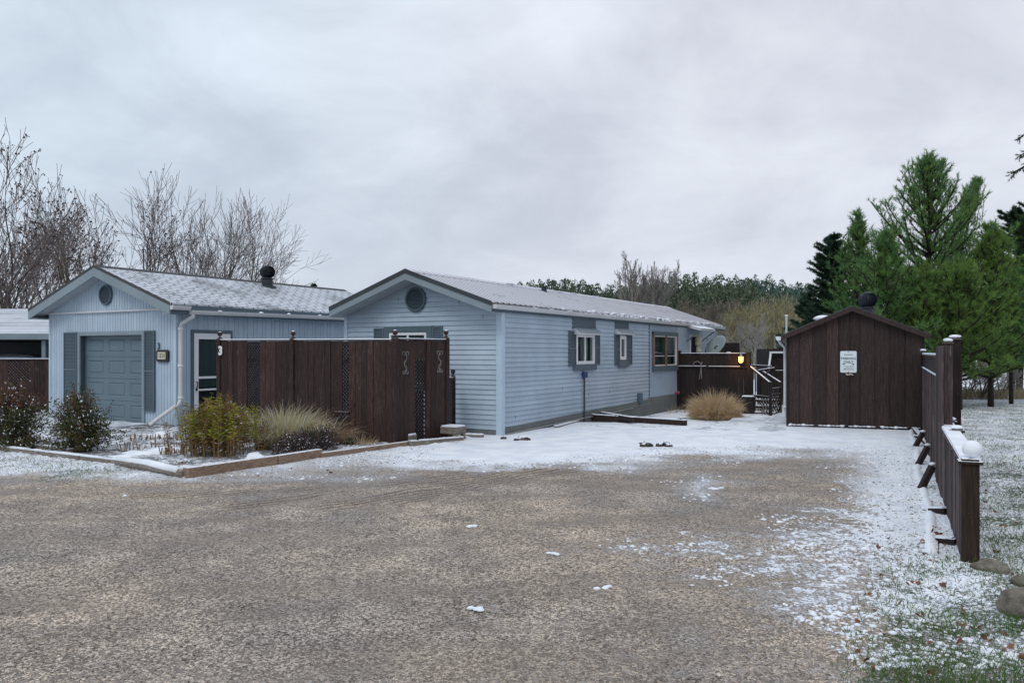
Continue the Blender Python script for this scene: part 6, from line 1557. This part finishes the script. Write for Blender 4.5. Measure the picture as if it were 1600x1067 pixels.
tag(wo.build('bare_woods', M['woods_olive'], world=True), 'olive-grey brushwood beyond the deck', 'woodland', kind='stuff')
bare_tree('tall pale bare tree rising above the hilltop forest', 1008, 75, ht(404,75), 81, 2, 5, (.02,0), False, 'bark_pale', 'twig_grey', sp=.3, wide=.10, rmin=.022, group='tall pale bare trees on the hill', r0=.2)
bare_tree('shorter pale bare tree beside the tallest one above the forest', 984, 78, ht(418,78), 82, 2, 5, (.0,0), False, 'bark_pale', 'twig_grey', sp=.3, wide=.10, rmin=.022, group='tall pale bare trees on the hill', r0=.2)
for i, (px, Y, py, sd2, lb) in enumerate(((1174,52,492,83,'slender whitish birch beside the amber willow'),(1197,50,505,84,'crooked whitish birch in front of the willow, nearest the shed'),(1152,56,500,85,'slim grey tree just behind the lit lantern'))):
    bare_tree(lb, px, Y, ht(py,Y), sd2, 1, 4, (.06*(-1)**i,0), False, 'bark_pale', 'twig_grey', sp=.5, rmin=.016, group='pale birches beyond the deck', r0=.10, name='birch_tree')
def willow(label, px, Y, py, w_, seed):
    random.seed(seed); p = Vector(((px-800)/F*Y,Y,0)); t = thing('willow_tree', label, 'tree', p, 0, 'willows beyond the deck'); tr_, cr = MB(), MB(); H_ = ht(py,Y)
    for k in range(5): a = U(0,6.28); tr_.tube([p, p+Vector((math.cos(a)*w_*.25,math.sin(a)*w_*.25,H_*.45)), p+Vector((math.cos(a)*w_*.6,math.sin(a)*w_*.6,H_*.8))], [.13,.08,.03], 5)
    for i in range(2600):
        a = U(0,6.28); f_ = U(0,1)**.6; el = U(-.1,1.0); q_ = p+Vector((math.cos(a)*w_*f_*math.cos(el*1.3), math.sin(a)*w_*f_*math.cos(el*1.3), H_*(.55+.45*math.sin(max(el,0)*1.5)*f_)*U(.85,1.03)))
        e = q_+Vector((math.cos(a)*.15+U(-.1,.1),math.sin(a)*.15,U(-.5,-.05))); s_ = Vector((U(-1,1),U(-1,1),0)).normalized()*.022; cr.tri(q_-s_,q_+s_,e)
        if True: e = q_+Vector((U(-.3,.3),U(-.3,.3),U(.1,.45))); cr.tri(q_-s_,q_+s_,e)
    tr_.build('trunk', M['bark_pale'], t, world=True); cr.build('crown', M['willow'], t, world=True)
willow('broad amber-olive willow beyond the deck, touching the dark spruce', 1212, 58, 462, 2.5, 91)
willow('lower olive willow on the house side of the broad one', 1166, 62, 474, 2.0, 92)
# scrub at the far lawn edge
random.seed(93)
for i, (px, py, h, w_, lb) in enumerate(((1534,624,1.9,1.2,'open bare shrub with a dark crooked stem at the far edge of the lawn'),(1512,622,1.3,.8,'thin low bare shrub close behind the tall fence post'),(1562,621,1.4,1.0,'sprawling twiggy shrub between the open shrub and the cedar trunks'))):
    p = G(px,py); t = thing('bare_shrub', lb, 'shrub', p, 0, 'bare shrubs at the lawn edge'); a_, b_ = MB(), MB()
    for k in range(5): grow(a_, b_, p, Vector((U(-.6,.6),U(-.4,.4),1)).normalized(), h*.42, .03, 3, .0, .8, None, .006)
    a_.build('stem', M['bark'], t, world=True); b_.build('twigs', M['twig_grey'], t, world=True)
# ------------------------------------------------------------------ ground cover
random.seed(101); gb_ = MB(); n = 0
while n < 40000:
    Y = 3.7+(26-3.7)*U(0,1)**1.75; x = U(-.66,.68)*Y
    s_, g_, b_ = zone(x, Y)
    if g_ < .15 or random.random() > g_*(1.15-s_*.8): n += .08; continue
    if mno.noise(Vector((x*1.5,Y*1.5,3))) < -.15 and random.random() < .7: continue
    z = height(x,Y); k = 1+.04*Y; blade(gb_, (x,Y,z-.004), (U(-.7,.7),U(-.7,.7),1), U(.03,.075)*(1 if Y < 12 else .9), .0035*k, .9, 2); n += 1
tag(gb_.build('lawn_grass', M['grass'], world=False), 'green grass blades poking through thin snow', 'grass', kind='stuff')
gd2 = MB()
for i in range(2600):
    px = U(1490,1620); p = G(px, 622+U(-3.5,2.5)); blade(gd2, p, (U(-.5,.5),U(-.5,.5),1), U(.2,.5), .012, .5, 3)
for i in range(900):
    px = U(1040,1235); p = G(px, U(632,646),-.15); blade(gd2, p, (U(-.5,.5),U(-.5,.5),1), U(.1,.3), .01, .5, 3)
tag(gd2.build('dry_grass', M['grass_dry'], world=False), 'strip of dry tan grass at the far lawn edge', 'grass', kind='stuff')
# loose stones of the gravel
pb = MB(); random.seed(102)
OC = [(1,0,0),(-1,0,0),(0,1,0),(0,-1,0),(0,0,1),(0,0,-1)]; OF = [(0,2,4),(2,1,4),(1,3,4),(3,0,4)]
for i in range(52000):
    Y = 3.7+(14-3.7)*U(0,1)**1.9; x = U(-.68,.64)*Y; s_, g_, b_ = zone(x,Y)
    if s_ > .85 or g_ > .9 or (b_ and random.random() < .5): continue
    if mno.noise(Vector((x*.8,Y*.8,8)))+.25 < U(-.4,.5): continue
    r = U(.003,.008)+(U(.003,.012) if random.random() < .10 else 0)+Y*.0003; z = height(x,Y); a = U(0,6.28); ca, sa = math.cos(a)*r, math.sin(a)*r; kx, ky, kz = U(.8,1.5), U(.7,1.1), U(.4,.8)
    pb.add([(x+v[0]*kx*ca-v[1]*ky*sa, Y+v[0]*kx*sa+v[1]*ky*ca, z+v[2]*kz*r+U(0,.001)) for v in OC], OF)
tag(pb.build('gravel', M['pebble'], world=False), 'loose grey and tan stones of the gravel yard', 'gravel', kind='stuff')
sn = MB(); random.seed(103); n = 0
ico = bmesh.new(); bmesh.ops.create_icosphere(ico, subdivisions=1, radius=1); IV = [v.co.copy() for v in ico.verts]; IF = [tuple(v.index for v in f.verts) for f in ico.faces]; ico.free()
while n < 9000:
    Y = 4.2+(16-4.2)*U(0,1)**1.5; x = U(-.66,.66)*Y; s_, g_, b_ = zone(x,Y)
    if not (.10 < s_ < .9): n += .05; continue
    nn_ = .5+.55*mno.noise(Vector((x*1.7,Y*1.7,21)))+.25*mno.noise(Vector((x*6,Y*6,2)))
    if s_*1.0 < nn_+U(-.08,.18): n += .05; continue
    z = height(x,Y); r = U(.006,.017) if random.random() < .93 else U(.017,.032); sd = U(0,50); kx = U(.8,1.9)
    a = U(0,3.14); ca, sa = math.cos(a), math.sin(a)
    sn.add([(x+(v.x*kx*ca-v.y*sa)*r*k, Y+(v.x*kx*sa+v.y*ca)*r*k, z+max(v.z,-.2)*r*.55*k) for v in IV for k in (1+.5*mno.noise(v*1.6+Vector((sd,0,0))),)], IF); n += 1
tag(sn.build('snow_crumbs', M['snow'], world=False, smooth=True), 'scattered crumbs and clumps of snow on gravel and grass', 'snow', kind='stuff')
fl_ = MB(); random.seed(104)
for i in range(90):
    if i < 45: px, py = U(1330,1600), U(840,1060)
    else: px, py = random.choice(((U(1500,1600),U(700,860)),(U(200,520),U(715,745)),(U(1440,1500),U(760,880))))
    p = G(px,py); z = height(p.x,p.y)+.012
    for j in range(2): 
        d_ = Vector((U(-1,1),U(-1,1),U(-.1,.5))); leaf(fl_, Vector((p.x,p.y,z)), d_, U(.03,.055), U(.02,.035))
tag(fl_.build('fallen_leaves', M['leaf_fallen'], world=False), 'reddish brown fallen leaves on the snowy grass', 'leaves', kind='stuff')
